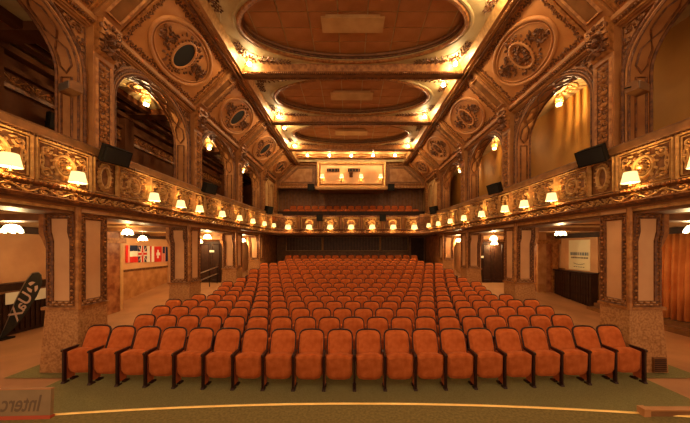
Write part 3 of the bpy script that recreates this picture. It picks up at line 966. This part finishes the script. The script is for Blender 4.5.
    # marble pier
    if s < 0:
        pr = put('wall_pier', MB().box(-10.4, -9.30, 9.95, 10.75, -.05, 3.4), 'marble')
        put('pier_edge', MB().box(-9.55, -9.28, 10.66, 10.80, -.05, 3.4), 'plaster_pale', pr)
        put('pier_capital', MB().box(-9.6, -9.2, 9.9, 10.85, 2.75, 2.95), 'gilt', pr)
    else:
        pr = put('wall_pier', MB().box(9.30, 10.4, 13.35, 14.1, -.05, 3.4), 'marble')
        put('pier_edge', MB().box(9.28, 9.7, 13.25, 13.36, -.05, 3.4), 'dado', pr)
        put('pier_edge', MB().box(10.0, 10.3, 13.25, 13.36, -.05, 3.4), 'gilt', pr)
        put('pier_capital', MB().box(9.2, 10.4, 13.2, 14.1, 2.75, 2.95), 'gilt', pr)
    tag(pr, 'brown marble wall pier in the %s aisle' % SIDE[s], 'pier', kind='structure')
# ramp kerb and sill near the curtain
tag(put('trim_3', MB().box(9.7, 10.4, 6.2, 11.0, 0, .16).box(10.0, 10.4, 6.2, 11.0, .16, .30), 'brown_wood'), 'low wooden step along the wall under the orange curtain', 'step', kind='structure')

# ================================================================== THINGS: seats
def back_outline(w, z0, z1, r, n=8):
    """half-arched backrest outline in (x, z)"""
    pts = [(-w / 2, z0), (w / 2, z0), (w / 2, z1 - r * .8)]
    for i in range(1, n):
        q = PI * i / n
        e = abs(math.cos(q)) ** .55 * (1 if math.cos(q) >= 0 else -1)
        pts.append((w / 2 * e, z1 - r * .8 + r * .8 * math.sin(q) ** .75))
    pts.append((-w / 2, z1 - r * .8))
    return pts
LEAN = math.tan(math.radians(21))
def lean(x, y, z, zb=.40, yb=.21):
    return (x, yb + y + (z - zb) * LEAN, z)
def seat_back():
    m = MB()
    o = back_outline(.460, .42, .955, .165)
    n = len(o)
    cx, cz = 0, .66
    inner = [(x * .80, cz + (z - cz) * .84) for x, z in o]
    m.add([lean(x, 0, z) for x, z in o] + [lean(x, -.045, z) for x, z in inner] + [lean(x, .05, z) for x, z in o],
          [(i, (i + 1) % n, n + (i + 1) % n, n + i) for i in range(n)] + [tuple(range(n, 2 * n))[::-1]] +
          [((i + 1) % n, i, 2 * n + i, 2 * n + (i + 1) % n) for i in range(n)] + [tuple(range(2 * n, 3 * n))])
    return m
def seat_rim():
    m = MB()
    o = back_outline(.470, .42, .968, .17)
    pts = [lean(x, .02, z) for x, z in o[1:]] + [lean(o[0][0], .02, o[0][1])]
    m.tube(pts, .018, 6, up=(0, 1, 0))
    return m
def seat_pad():
    m = MB()
    # tipped-up seat: arched top edge, rounded lower corners, bulging towards the stage
    def ring(k, y0, lift=0):
        o = []
        for x, z in ((-.243, .26), (-.19, .19), (-.11, .17), (.11, .17), (.19, .19), (.243, .26), (.243, .59), (.15, .622), (0, .635), (-.15, .622), (-.243, .59)):
            zz = .43 + (z - .43) * k
            o.append((x * k, y0 - (zz - .43) * .05, zz))
        return o
    R = [ring(1, .15), ring(1, .05), ring(.95, .012), ring(.76, -.006)]
    n = 11
    fs_ = []
    for i in range(3):
        fs_ += [(i * n + k, i * n + (k + 1) % n, (i + 1) * n + (k + 1) % n, (i + 1) * n + k) for k in range(n)]
    fs_ += [tuple(range(n)), tuple(range(3 * n, 4 * n))[::-1]]
    return m.add(R[0] + R[1] + R[2] + R[3], fs_)
def seat_side():
    # upholstered side panel in the plane of the stand
    return MB().prism([(.03, .06), (.17, .06), (.20, .20), (.27, .42), (.28, .58), (.02, .60)], 0, -.018, .018)
def seat_arm():
    m = MB()
    m.prism([(-.035, .03), (.015, .03), (.015, .58), (-.035, .60)], 0, -.019, .019)      # front post
    m.prism([(-.05, .60), (.0, .585), (.23, .60), (.26, .64), (-.03, .645), (-.055, .63)], 0, -.023, .023)  # arm
    m.prism([(-.05, 0), (.06, 0), (.05, .035), (-.03, .035)], 0, -.032, .032)            # front foot
    m.prism([(.12, 0), (.24, 0), (.22, .035), (.12, .07)], 0, -.03, .03)                 # rear foot
    return m
SM = {k: f() for k, f in (('backrest', seat_back), ('back_rim', seat_rim), ('seat', seat_pad), ('side_panel', seat_side), ('armrest', seat_arm))}
for k in SM:
    SM[k] = SM[k].mesh(k, k in ('back_rim',))
SEAT_MAT = {'backrest': 'velvet', 'back_rim': 'seat_wood', 'seat': 'velvet', 'side_panel': 'velvet_side', 'armrest': 'seat_wood'}
SP = .552
def theatre_seat(name, x, y, z, last, label, group):
    root = empty(name, (x, y, z))
    tag(root, label, 'seat', group)
    b = put('backrest', SM['backrest'], 'velvet', root)
    put('back_rim', SM['back_rim'], 'seat_wood', b)
    put('seat', SM['seat'], 'velvet', root)
    for sx in ((-1, 1) if last else (-1,)):
        sp = put('side_panel', SM['side_panel'], 'velvet_side', root, loc=(sx * SP / 2, 0, 0))
        put('armrest', SM['armrest'], 'seat_wood', sp)
    return root
COUNTS = [20, 19, 20, 21, 20, 19, 20, 21, 20, 19, 20, 19, 20, 17, 16, 17]
for r, cnt in enumerate(COUNTS):
    curve = .30 if r < 8 else max(0, .30 * (12 - r) / 5)
    for k in range(cnt):
        x = (k - (cnt - 1) / 2) * SP
        y = 4.80 + .9 * r + curve * (x / 5.5) ** 2
        theatre_seat('theatre_seat', x, y, fz(y) + .012, k == cnt - 1,
                     'orange velvet tip-up seat, %s row from the stage, %s from the flag-side aisle' % (ORD[r + 1], ORD[k + 1]),
                     'seats in the %s row' % ORD[r + 1])
for r, (cnt, y, z) in enumerate(((18, 18.95, 4.40), (17, 19.9, 4.80))):
    for k in range(cnt):
        theatre_seat('balcony_seat', (k - (cnt - 1) / 2) * SP, y, z, k == cnt - 1,
                     'orange velvet seat on the back balcony, %s row, %s from the flag-side wall' % (('front', 'rear')[r], ORD[k + 1]),
                     '%s row on the back balcony' % ('front', 'rear')[r])

# ================================================================== THINGS: lamps
def shade_mesh():
    m = MB()
    n = 24
    vs_ = []
    for r0, z in ((.175, -.13), (.165, -.10), (.125, .12), (.120, .135)):
        for k in range(n):
            q = 2 * PI * k / n
            rr = r0 * (1.0 + (.02 if k % 2 else -.02))
            vs_.append((rr * math.cos(q), rr * math.sin(q), z))
    return m.add(vs_, [(i * n + k, i * n + (k + 1) % n, (i + 1) * n + (k + 1) % n, (i + 1) * n + k) for i in range(3) for k in range(n)])
def arm_mesh():
    m = MB()
    m.tube([(0, 0, -.06), (0, -.10, -.13), (0, -.19, -.10), (0, -.22, -.02), (0, -.22, .12)], [.014, .014, .013, .012, .010], 6, up=(1, 0, 0))
    m.lathe([(.035, -.03), (.045, 0), (.02, .02), (.018, .12)], 8, (0, -.22, .0))
    return m
def plate_mesh():
    m = MB()
    m.ring(0, 0, .06, .10, .02, 16)
    m.bead(0, 0, .055, .03)
    m.spiral(-.10, -.08, .06, 0, 1.2, 1, .014)
    m.spiral(.10, -.08, .06, PI, 1.2, -1, .014)
    return m
def sconce(P, ang, power, label, group, sc=1.0):
    root = empty('wall_sconce', P, ang)
    root.scale = (sc, sc, sc)
    tag(root, label, 'lamp', group)
    put('backplate', shared('sconce_plate', plate_mesh), 'brass', root, frame((0, 0, -.06), (1, 0, 0), (0, 0, 1), (0, -1, 0)))
    put('arm', shared('sconce_arm', arm_mesh, True), 'brass', root)
    sh = put('shade', shared('sconce_shade', shade_mesh), 'shade', root, loc=(0, -.22, .22))
    put('shade_hoop', shared('shade_hoop', lambda: MB().ring(0, 0, .176, .176, .008, 24)), 'shade_pleat', sh, loc=(0, 0, -.13))
    point_light('sconce_light', root, (0, -.22, .22), power, .05)
    return root
LAMP_Y = [4.2, 5.25, 7.3, 8.45, 9.5, 11.0, 12.5, 14.0, 15.5, 16.75]
for s in (-1, 1):
    for i, y in enumerate(LAMP_Y):
        (px, py), (tx, ty) = path_at(SIDEPATH, y - 1.6)
        nx, ny = -ty, tx
        ang = math.atan2(s * nx, -ny)          # local -y turned to the hall
        sconce((s * (px + nx * .06), py + ny * .06, 3.80), ang, P_SCONCE, 'brass sconce with cream shade on the %s balcony, %s from the stage' % (SIDE[s], ORD[i + 1]), 'sconces on the %s balcony' % SIDE[s], .78)
for k in range(7):
    sconce((-4.14 + 1.38 * k, 17.66, 3.74), 0, P_SCONCE * 1.2, 'brass sconce with cream shade on the back balcony, %s from the flag-side end' % ORD[k + 1], 'sconces on the back balcony', 1.0).scale = (1.2, 1.0, .88)
for k in range(4):
    sconce((-2.0 + 1.345 * k, 18.56, 7.32), 0, P_BOOTH, 'brass sconce on the projection booth front, %s from the flag-side end' % ORD[k + 1], 'sconces on the projection booth', .85)

def bulb_mesh():
    return MB().lathe([(.02, .0), (.042, -.015), (.062, -.05), (.065, -.085), (.048, -.12), (.018, -.138)], 12)
def bulb_cap():
    m = MB()
    m.lathe([(.11, .0), (.10, -.018), (.045, -.03), (.03, -.06), (.035, -.13)], 12)
    return m
def ceiling_bulb(P, label, group):
    root = empty('ceiling_bulb', P)
    tag(root, label, 'lamp', group)
    put('cap', shared('bulb_cap', bulb_cap, True), 'brass', root)
    put('bulb', shared('bulb', bulb_mesh, True), 'bulb_glass', root, loc=(0, 0, -.115))
for bi, sx, sy in ((1, -1, 1), (1, 1, 1), (1, 1, -1), (2, -1, 1), (2, 1, 1), (2, 1, -1), (3, -1, -1), (3, -1, 1), (3, 1, 1), (0, 1, 1), (0, -1, 1), (0, 1, -1), (0, -1, -1)):
    yc = (LINES[bi] + LINES[bi + 1]) / 2
    ceiling_bulb((sx * 3.56, yc + sy * 1.28, ZC + .06), 'lit bulb in the %s corner of %s oval ceiling bay, %s end' % (SIDE[sx], ('the stage', 'the largest', 'the middle', 'the last')[bi], 'booth' if sy > 0 else 'stage'), 'bulbs in the ceiling corners')
for k in range(5):
    ceiling_bulb((-2.98 + 1.49 * k, 18.1, ZC - .04), 'lit bulb in the row above projection booth, %s from the flag-side end' % ORD[k + 1], 'row of bulbs above the booth')

def pendant_petals():
    m = MB()
    for k in range(8):
        q = 2 * PI * k / 8
        c, s_ = math.cos(q), math.sin(q)
        for j, (r, z, w) in enumerate(((.05, .06, .03), (.13, .03, .055), (.19, -.06, .05), (.20, -.12, .03))):
            if j:
                a, b, wa = prev
                m.add([(a * c - wa * s_, a * s_ + wa * c, b), (a * c + wa * s_, a * s_ - wa * c, b), (r * c + w * s_, r * s_ - w * c, z), (r * c - w * s_, r * s_ + w * c, z)], [(0, 1, 2, 3)])
            prev = (r, z, w)
    m.lathe([(.02, .05), (.09, .0), (.10, -.05), (.05, -.10), (.01, -.12)], 10)
    return m
def rib_cage():
    m = MB()
    for k in range(22):
        q = 2 * PI * k / 22
        c, s_ = math.cos(q), math.sin(q)
        m.tube([(.08 * c, .08 * s_, -.04), (.12 * c, .12 * s_, .02), (.12 * c, .12 * s_, .10), (.08 * c, .08 * s_, .15)], .009, 4)
    m.ring(0, 0, .08, .08, .01, 16, 1, .15)
    return m
def pendant(P, ztop, power, label, group, sc=1.0, ribs=False):
    root = empty('pendant_lamp', P)
    tag(root, label, 'lamp', group)
    put('stem', MB().tube([(0, 0, .05), (0, 0, ztop - P[2] + .01)], .012, 6, up=(1, 0, 0)), 'brass', root)
    put('canopy', MB().lathe([(.02, -.06), (.07, -.02), (.08, .01)], 10, (0, 0, ztop - P[2])), 'brass', root)
    g = put('glass_shade', shared('pendant_petals', pendant_petals), 'lamp_glass', root)
    g.scale = (sc, sc, sc * 1.3)
    if ribs:
        g.location = (0, 0, -.05)
    if ribs:
        put('rib_cage', shared('rib_cage', rib_cage), 'brass', root)
    point_light('pendant_light', root, (0.03 if ribs else 0, 0, .05 if ribs else -.22), power, .008 if ribs else .08)
for i, (x, y, z) in enumerate(((-7.95, 6.2, 3.06), (-7.86, 9.3, 3.16), (-9.2, 11.7, 3.02), (-7.0, 12.9, 3.14), (-8.2, 14.3, 2.95), (-6.62, 16.2, 3.05))):
    pendant((x, y, z), 3.40, P_AISLE, 'lit petal-glass pendant in the flag-side aisle, %s from the stage' % ORD[i + 1], 'pendants in the flag-side aisle', .85)
for i, (x, y, z) in enumerate(((7.95, 6.2, 3.06), (7.6, 9.7, 3.16), (7.05, 13.2, 3.08), (7.9, 14.7, 2.86), (6.6, 16.4, 3.05))):
    pendant((x, y, z), 3.40, P_AISLE, 'lit petal-glass pendant in the poster-side aisle, %s from the stage' % ORD[i + 1], 'pendants in the poster-side aisle', .85)
for s in (-1, 1):
    for bi in range(4):
        yb = (LINES[bi] + LINES[bi + 1]) / 2 + .35
        if bi == 0:
            continue
        pendant((s * 6.50, yb + .12, 7.16), 7.56, P_GALLERY, 'bright pendant in the %s arch of the %s gallery' % (ORD[bi + 1], SIDE[s]), 'pendants in the upper gallery', .38, True)

# ================================================================== THINGS: projection booth
bo = empty('projection_booth', (0, 18.6, 6.6))
tag(bo, 'cream projection booth jutting from back wall above the balcony', 'booth')
put('booth_body', MB().box(-2.40, 2.44, .05, 1.82, .12, 1.98), 'plaster', bo)
put('booth_panel', MB().box(-2.15, 2.18, .0, .06, .42, 1.70), 'rose_plaster', bo)
fb = frame((0, .03, 0), (1, 0, 0), (0, 0, 1), (0, -1, 0))
put('booth_frame', MB().rect(-2.32, 2.36, .22, 1.88, .07, 1.0), 'gilt_bright', bo, fb)
put('booth_frame', MB().rect(-2.14, 2.17, .42, 1.70, .03, 1.0), 'gilt', bo, fb)
lg = put('booth_ledge', MB().box(-2.48, 2.52, -.16, .06, 0, .16).box(-2.44, 2.48, -.08, .06, .16, .24), 'plaster_pale', bo)
for k in range(5):
    put('ledge_relief', shared('frieze_relief', r_frieze), 'gilt_bright', lg, frame((-1.98 + k, -.165, .08), (1, 0, 0), (0, 0, .5), (0, -1, 0)))
for x0, x1 in ((-1.70, -.82), (-.22, .62)):
    p = put('projection_port', MB().box(x0, x1, -.015, .03, 1.26, 1.48), 'void', bo)
    put('port_frame', MB().rect(x0, x1, 1.26, 1.48, .02, 1.0), 'gilt_dark', p, frame((0, -.012, 0), (1, 0, 0), (0, 0, 1), (0, -1, 0)))
    for j in range(4):
        xx = x0 + (x1 - x0) * (j + .5) / 4
        put('port_bar', MB().box(xx - .015, xx + .015, -.025, -.01, 1.27, 1.47), 'brown_wood', p)
put('emblem', shared('capital_relief', r_capital), 'gilt_dark', bo, frame((.0, .0, 1.05), (.55, 0, 0), (0, 0, .55), (0, -.5, 0)))

# ================================================================== THINGS: loudspeakers and spotlights
def speaker(P, ang, tilt, w, h, d, label, mount, group='black loudspeakers'):
    root = empty('loudspeaker', P)
    root.rotation_euler = (tilt, 0, ang)
    tag(root, label, 'loudspeaker', group)
    put('cabinet', MB().prism([(-w / 2, 0), (w / 2, 0), (w * .36, d), (-w * .36, d)], 2, -h / 2, h / 2), 'black_metal', root)
    put('grille', MB().box(-w / 2 + .03, w / 2 - .03, -.012, .005, -h / 2 + .03, h / 2 - .03), 'void', root)
    m = MB()
    m.tube([(0, d * .7, 0), (0, d + .05, 0), mount], .03, 6, up=(1, 0, 0))
    put('bracket', m, 'black_metal', root)
for s in (-1, 1):
    speaker((s * 5.20, 5.86, 4.58), -s * (PI / 2 - .30), .42, .54, .36, .26, 'large black loudspeaker tilted over the %s balcony beside first pilaster' % SIDE[s], (0, .40, .10))
    speaker((s * 5.16, 9.75, 4.72), -s * (PI / 2 - .35), .35, .50, .36, .26, 'black loudspeaker on the %s balcony rail at second pilaster' % SIDE[s], (0, .40, .08))
    speaker((s * 4.86, 16.0, 4.80), -s * (PI / 2 - .4), .2, .46, .46, .32, 'small black loudspeaker on the %s balcony near its curved end' % SIDE[s], (0, .5, -.05))
    speaker((s * 2.08, 17.55, 4.52), 0, .1, .42, .44, .2, 'square black loudspeaker on the back balcony, %s of the middle' % SIDE[s], (0, .3, 0))
    speaker((s * 3.0, 19.86, 7.06), 0, .15, .50, .52, .25, 'square black loudspeaker beside the projection booth, %s' % SIDE[s], (0, .32, 0.02))
    # spotlight on the first arch
    sp = empty('spotlight', (s * 5.62, 5.28, 5.74), s * .35)
    tag(sp, 'small grey spotlight clamped to the first %s arch' % SIDE[s], 'spotlight', 'spotlights on the arches')
    put('housing', MB().prism([(-.10, -.08), (.10, -.08), (.10, .06), (.05, .10), (-.05, .10), (-.10, .06)], 0, -.20, .20), 'brown_wood', sp)
    put('lens', MB().box(-.17, .17, -.11, -.095, -.07, .07), 'steel', sp)
    put('yoke', MB().tube([(-.2, 0, 0), (-.23, .05, .0), (-.2 * s, .1, .02), (s * .21, .02, .0)], .014, 5), 'black_metal', sp)
speaker((-8.05, 7.25, 5.98), PI / 2, .1, .42, .44, .16, 'black loudspeaker on the dark gallery wall behind first arch', (0, .33, 0))

# ================================================================== THINGS: flag-side aisle
FX = -10.37
def flag(d0, d1, z0, z1, base, pieces, label):
    root = empty('flag', (FX, (d0 + d1) / 2, z0))
    tag(root, label, 'flag', 'flags hung along the aisle wall')
    w, h = d1 - d0, z1 - z0
    M0 = frame((0, 0, 0), (0, 1, 0), (0, 0, 1), (1, 0, 0))
    def cloth(u0, u1, v0, v1, lift):
        m = MB()
        n = 8
        P = lambda u, v, k: ((u - .5) * w, v * h, lift + .02 * math.sin(u * 9 + d0 * 5) * (1.1 - v) + k)
        vs_, fs_ = [], []
        for i in range(n + 1):
            u = u0 + (u1 - u0) * i / n
            vs_ += [P(u, v0, 0), P(u, v1, 0)]
        fs_ = [(2 * i, 2 * i + 2, 2 * i + 3, 2 * i + 1) for i in range(n)]
        return m.add(vs_, fs_)
    put('cloth', cloth(0, 1, 0, 1, .03), base, root, M0)
    for j, (nm, mt, u0, u1, v0, v1) in enumerate(pieces):
        put(nm, cloth(u0, u1, v0, v1, .034 + .003 * j), mt, root, M0)
def diagonal(d0):
    return None
flag(12.18, 12.38, 1.87, 2.68, 'red_cloth', [('stripe', 'pink_cloth', .65, 1, 0, 1)], 'narrow red flag at the pier end of the flag row')
flag(12.40, 12.84, 1.87, 2.68, 'white_cloth', [('band', 'navy_cloth', 0, 1, .66, 1), ('band', 'red_cloth', 0, 1, 0, .34)], 'flag with navy, white and red bands stacked')
flag(12.86, 13.44, 1.85, 2.66, 'navy_cloth', [('cross', 'white_cloth', .34, .66, 0, 1), ('cross', 'white_cloth', 0, 1, .36, .66), ('cross', 'red_cloth', .43, .58, 0, 1), ('cross', 'red_cloth', 0, 1, .44, .58)], 'navy flag with white-edged red cross and diagonals')
flag(13.46, 13.92, 1.83, 2.64, 'white_cloth', [('stripe', 'red_cloth', .36, .66, 0, 1)], 'white flag with a red upright stripe')
flag(13.94, 14.48, 1.81, 2.63, 'red_cloth', [('cross', 'white_cloth', .42, .60, .24, .78), ('cross', 'white_cloth', .26, .76, .42, .60)], 'red flag with a white cross')
flag(14.50, 14.74, 1.80, 2.62, 'pink_cloth', [('patch', 'navy_cloth', .3, 1, .55, 1), ('stripe', 'red_cloth', .45, .62, 0, .5)], 'pink flag with a navy corner beside the white-cross flag')
flag(14.76, 14.96, 1.80, 2.62, 'navy_cloth', [('stripe', 'pink_cloth', 0, .15, 0, 1)], 'plain navy flag at the cross wall end of the row')
# white diagonals of the crossed flag
uf = [o for o in bpy.data.objects if o.get('label', '').startswith('navy flag with white-edged')][0]
for a, b in (((-.26, .06), (.26, .76)), ((-.26, .76), (.26, .06))):
    for th, mt, lift in ((.045, 'white_cloth', .045), (.018, 'red_cloth', .049)):
        m = MB().add([(a[0], a[1] - th, lift), (b[0], b[1] - th, lift), (b[0], b[1] + th, lift), (a[0], a[1] + th, lift)], [(0, 1, 2, 3)])
        put('diagonal', m, mt, uf, frame((0, 0, 0), (0, 1, 0), (0, 0, 1), (1, 0, 0)))
# slatted radiator covers
def cover(s, ya, yb, h, label):
    root = empty('radiator_cover', (s * (10.25 if s < 0 else 10.17), (ya + yb) / 2, 0))
    tag(root, label, 'radiator cover', 'dark radiator covers')
    L = (yb - ya) / 2
    put('case', MB().box(-.10, .15, -L, L, 0, h - .05), 'dark_wood', root)
    put('top_board', MB().box(*( (-.16, .16)), -L - .03, L + .03, h - .05, h), 'seat_wood', root)
    put('plinth', MB().box(-.14, .14, -L, L, 0, .10), 'dark_wood', root)
    if s < 0:
        put('top_rail', MB().box(.10, .17, -L, L, h - .28, h - .22), 'brown_wood', root)
    n = int((yb - ya) / .13)
    for k in range(n):
        y = -L + 2 * L * (k + .5) / n
        xa, xb = ((.15, .18) if s < 0 else (-.13, -.10))
        put('slat', shared('slat_%d_%d' % (s, int(h * 100)), lambda: MB().box(xa, xb, -.035, .035, .10, h - .10 if s > 0 else h - .30)), 'dark_wood', root, loc=(0, y, 0))
cover(-1, 5.9, 9.9, 1.52, 'long dark slatted radiator cover behind the leaning banner')
cover(1, 11.15, 12.2, 1.50, 'dark radiator cover under the poster, beside the pillar')
cover(1, 12.26, 13.2, 1.50, 'dark radiator cover under the poster, beside the marble pier')
wp = tag(put('paper_strip', MB().box(-10.06, -10.05, 7.7, 8.75, .92, 1.26), 'sign_white'), 'white paper sheet on the dark cover behind the banner', 'paper')
# teardrop banner leaning at the wall, printed letters reversed as in the photograph
def text_mesh(body, size, ext=.002):
    cu = bpy.data.curves.new('lettering', 'FONT')
    cu.body = body
    cu.size = size
    cu.extrude = ext
    cu.align_x = 'CENTER'
    cu.align_y = 'CENTER'
    cu.offset = size * .012
    o = bpy.data.objects.new('lettering', cu)
    COL.objects.link(o)
    bpy.context.view_layer.update()
    me = bpy.data.meshes.new_from_object(o.evaluated_get(bpy.context.evaluated_depsgraph_get()))
    bpy.data.objects.remove(o)
    me.materials.clear()
    return me
bn = empty('banner', (-9.90, 7.5, 0.0))
tag(bn, 'dark teardrop banner with pale reversed letters leaning near the pillar', 'banner')
q = math.radians(59)
A, B = (math.cos(q), 0, math.sin(q)), (-math.sin(q), 0, math.cos(q))
MBn = frame((0, 0, .04), A, B, (0, -1, 0))
tear = [(0, -.03), (.4, -.16), (.9, -.235), (1.5, -.25), (1.9, -.20), (2.1, -.05), (2.12, .05), (2.0, .18), (1.7, .22), (1.1, .18), (.5, .09), (0, .03)]
put('cloth', MB().prism(tear, 2, 0, .012), 'banner', bn, MBn)
put('pole', MB().tube([(u, v + .01, .0) for u, v in [(0, .03), (.5, .10), (1.1, .19), (1.7, .23), (2.0, .19), (2.13, .05)]], .014, 6), 'steel', bn, MBn)
put('lettering', text_mesh('UaX', .46), 'banner_print', bn, MBn @ Matrix.Translation((1.05, -.02, .015)) @ Matrix.Diagonal((-1.0, 1, 1, 1)))
lm = MB()
for k in range(3):
    a0 = k * 2 * PI / 3
    pts = [(.155 * math.cos(a0 + t * .28), .155 * math.sin(a0 + t * .28)) for t in range(6)] + [(.07 * math.cos(a0 + 1.5), .07 * math.sin(a0 + 1.5)), (.075 * math.cos(a0 + .5), .075 * math.sin(a0 + .5))]
    lm.prism(pts, 2, .013, .017)
put('logo', lm, 'banner_print', bn, MBn @ Matrix.Translation((1.68, -.02, 0)))
put('foot', MB().box(-.10, .2, -.15, .15, 0, .04), 'black_metal', bn)
# handrail on the ramp
hr = empty('handrail', (-7.6, 14.2, fz(14.2)))
tag(hr, 'two-bar steel handrail along the ramp before dark door', 'handrail')
za, zb = fz(13.4) - fz(14.2), fz(14.85) - fz(14.2)
for k, hh in enumerate((.92, .55)):
    put('bar', MB().tube([(-.04, -.85, za + hh), (.14, .65, zb + hh)], .03, 8), 'steel', hr)
for yy, xx in ((-.8, -.03), (-.05, .05), (.6, .13)):
    z0 = fz(14.2 + yy) - fz(14.2)
    put('post', MB().tube([(xx, yy, z0), (xx, yy, z0 + .94)], .022, 8, up=(1, 0, 0)), 'black_metal', hr)
dl = tag(put('door_sign', MB().box(-7.98, -7.72, 14.955, 14.965, 2.31, 2.42), 'sign_white'), 'small white sign on the dark door behind the handrail', 'sign')
dl2 = tag(put('door_sign', MB().box(7.27, 7.42, 14.93, 14.945, 1.98, 2.10), 'sign_white'), 'small white plate beside the poster-side dark door', 'sign')

# ================================================================== THINGS: poster-side aisle
po = empty('poster', (10.335, 12.08, 1.56))
tag(po, 'cream paper poster with dark lines of print above the radiator covers', 'poster')
PM = frame((0, 0, 0), (0, -1, 0), (0, 0, 1), (-1, 0, 0))
put('sheet', MB().box(-.56, .56, 0, 1.36, .012, .02), 'poster_paper', po, PM)
put('backing_panel', MB().box(-.78, .92, -.05, 1.62, -.002, .010), 'rose_plaster', po, PM)
rnd = random.Random(4)
x = -.46
while x < .46:
    w = rnd.uniform(.07, .11)
    put('print_block', MB().box(x, min(x + w, .48), .66, .80, .02, .0215), 'poster_blue', po, PM)
    x += w + .025
x = -.42
while x < .44:
    w = rnd.uniform(.05, .12)
    put('print_line', MB().box(x, min(x + w, .46), .52, .585, .02, .0215), 'poster_ink', po, PM)
    x += w + .02
m = MB()
m.tube([(-.30 + .6 * i / 16, .30 - .05 * math.sin(PI * i / 16) + .012 * math.sin(i * 2.3), .021) for i in range(17)], .012, 4, flat=.1)
put('print_script', m, 'poster_ink', po, PM)
for k in range(5):
    put('print_line', MB().box(-.28 + .12 * k, -.20 + .12 * k, .12, .15, .02, .0215), 'poster_ink', po, PM)
# orange curtain
m = MB()
n = 90
vs_ = []
for i in range(n + 1):
    y = 6.3 + 2.5 * i / n
    w = .07 * math.sin(i * .95) + .03 * math.sin(i * 2.1 + 1)
    vs_ += [(10.24 + w * .6, y, 3.12), (10.22 + w, y + .02, 1.6), (10.2 + w * 1.3, y, .32 + .03 * math.sin(i * .8))]
m.add(vs_, [(3 * i + j, 3 * i + 3 + j, 3 * i + 4 + j, 3 * i + 1 + j) for i in range(n) for j in range(2)])
cu = empty('curtain', (10.2, 7.55, .3))
tag(cu, 'long orange pleated curtain on the wall behind the pillar', 'curtain')
me = m.mesh('curtain_cloth', True)
c_o = put('cloth', me, 'curtain', cu)
c_o.location = (-10.2, -7.55, -.3)
so = c_o.modifiers.new('thickness', 'SOLIDIFY')
so.thickness = .01
put('rod', MB().tube([(.04, -1.35, 2.84), (.04, 1.35, 2.84)], .03, 8), 'dark_wood', cu)

# ================================================================== THINGS: on the stage edge
bd = empty('display_board', (-3.38, 2.46, 1.0))
tag(bd, 'low brown board with reversed faded letters standing on stage edge', 'board')
tl = math.radians(12)
Mb = frame((0, 0, .002), (math.cos(.05), math.sin(.05), 0), (0, math.sin(tl), math.cos(tl)), (math.sin(.05), -math.cos(tl), math.sin(tl)))
put('panel', MB().prism([(-.75, .0), (.50, .0), (.455, .255), (-.75, .255)], 2, -.03, 0), 'board', bd, Mb)
put('top_edge', MB().box(-.75, .456, .25, .262, -.031, .003), 'plaster', bd, Mb)
put('base_strip', MB().box(-.75, .505, -.004, .028, -.035, .008), 'board_red', bd, Mb)
put('lettering', text_mesh('Interc', .20, .001), 'board_text', bd, Mb @ Matrix.Translation((.215, .125, .001)) @ Matrix.Diagonal((-.74, 1, 1, 1)))
wb = empty('footlight_cover', (3.07, 2.53, 1.0))
tag(wb, 'low wooden footlight box lying on the stage edge', 'box')
put('case', MB().box(-.34, .6, -.02, .03, 0, .052), 'brown_wood', wb)
put('lid', MB().box(-.36, .62, -.025, .035, .052, .064), 'dado', wb)
put('end_block', MB().box(-.38, -.32, -.03, .04, 0, .072), 'dado', wb)
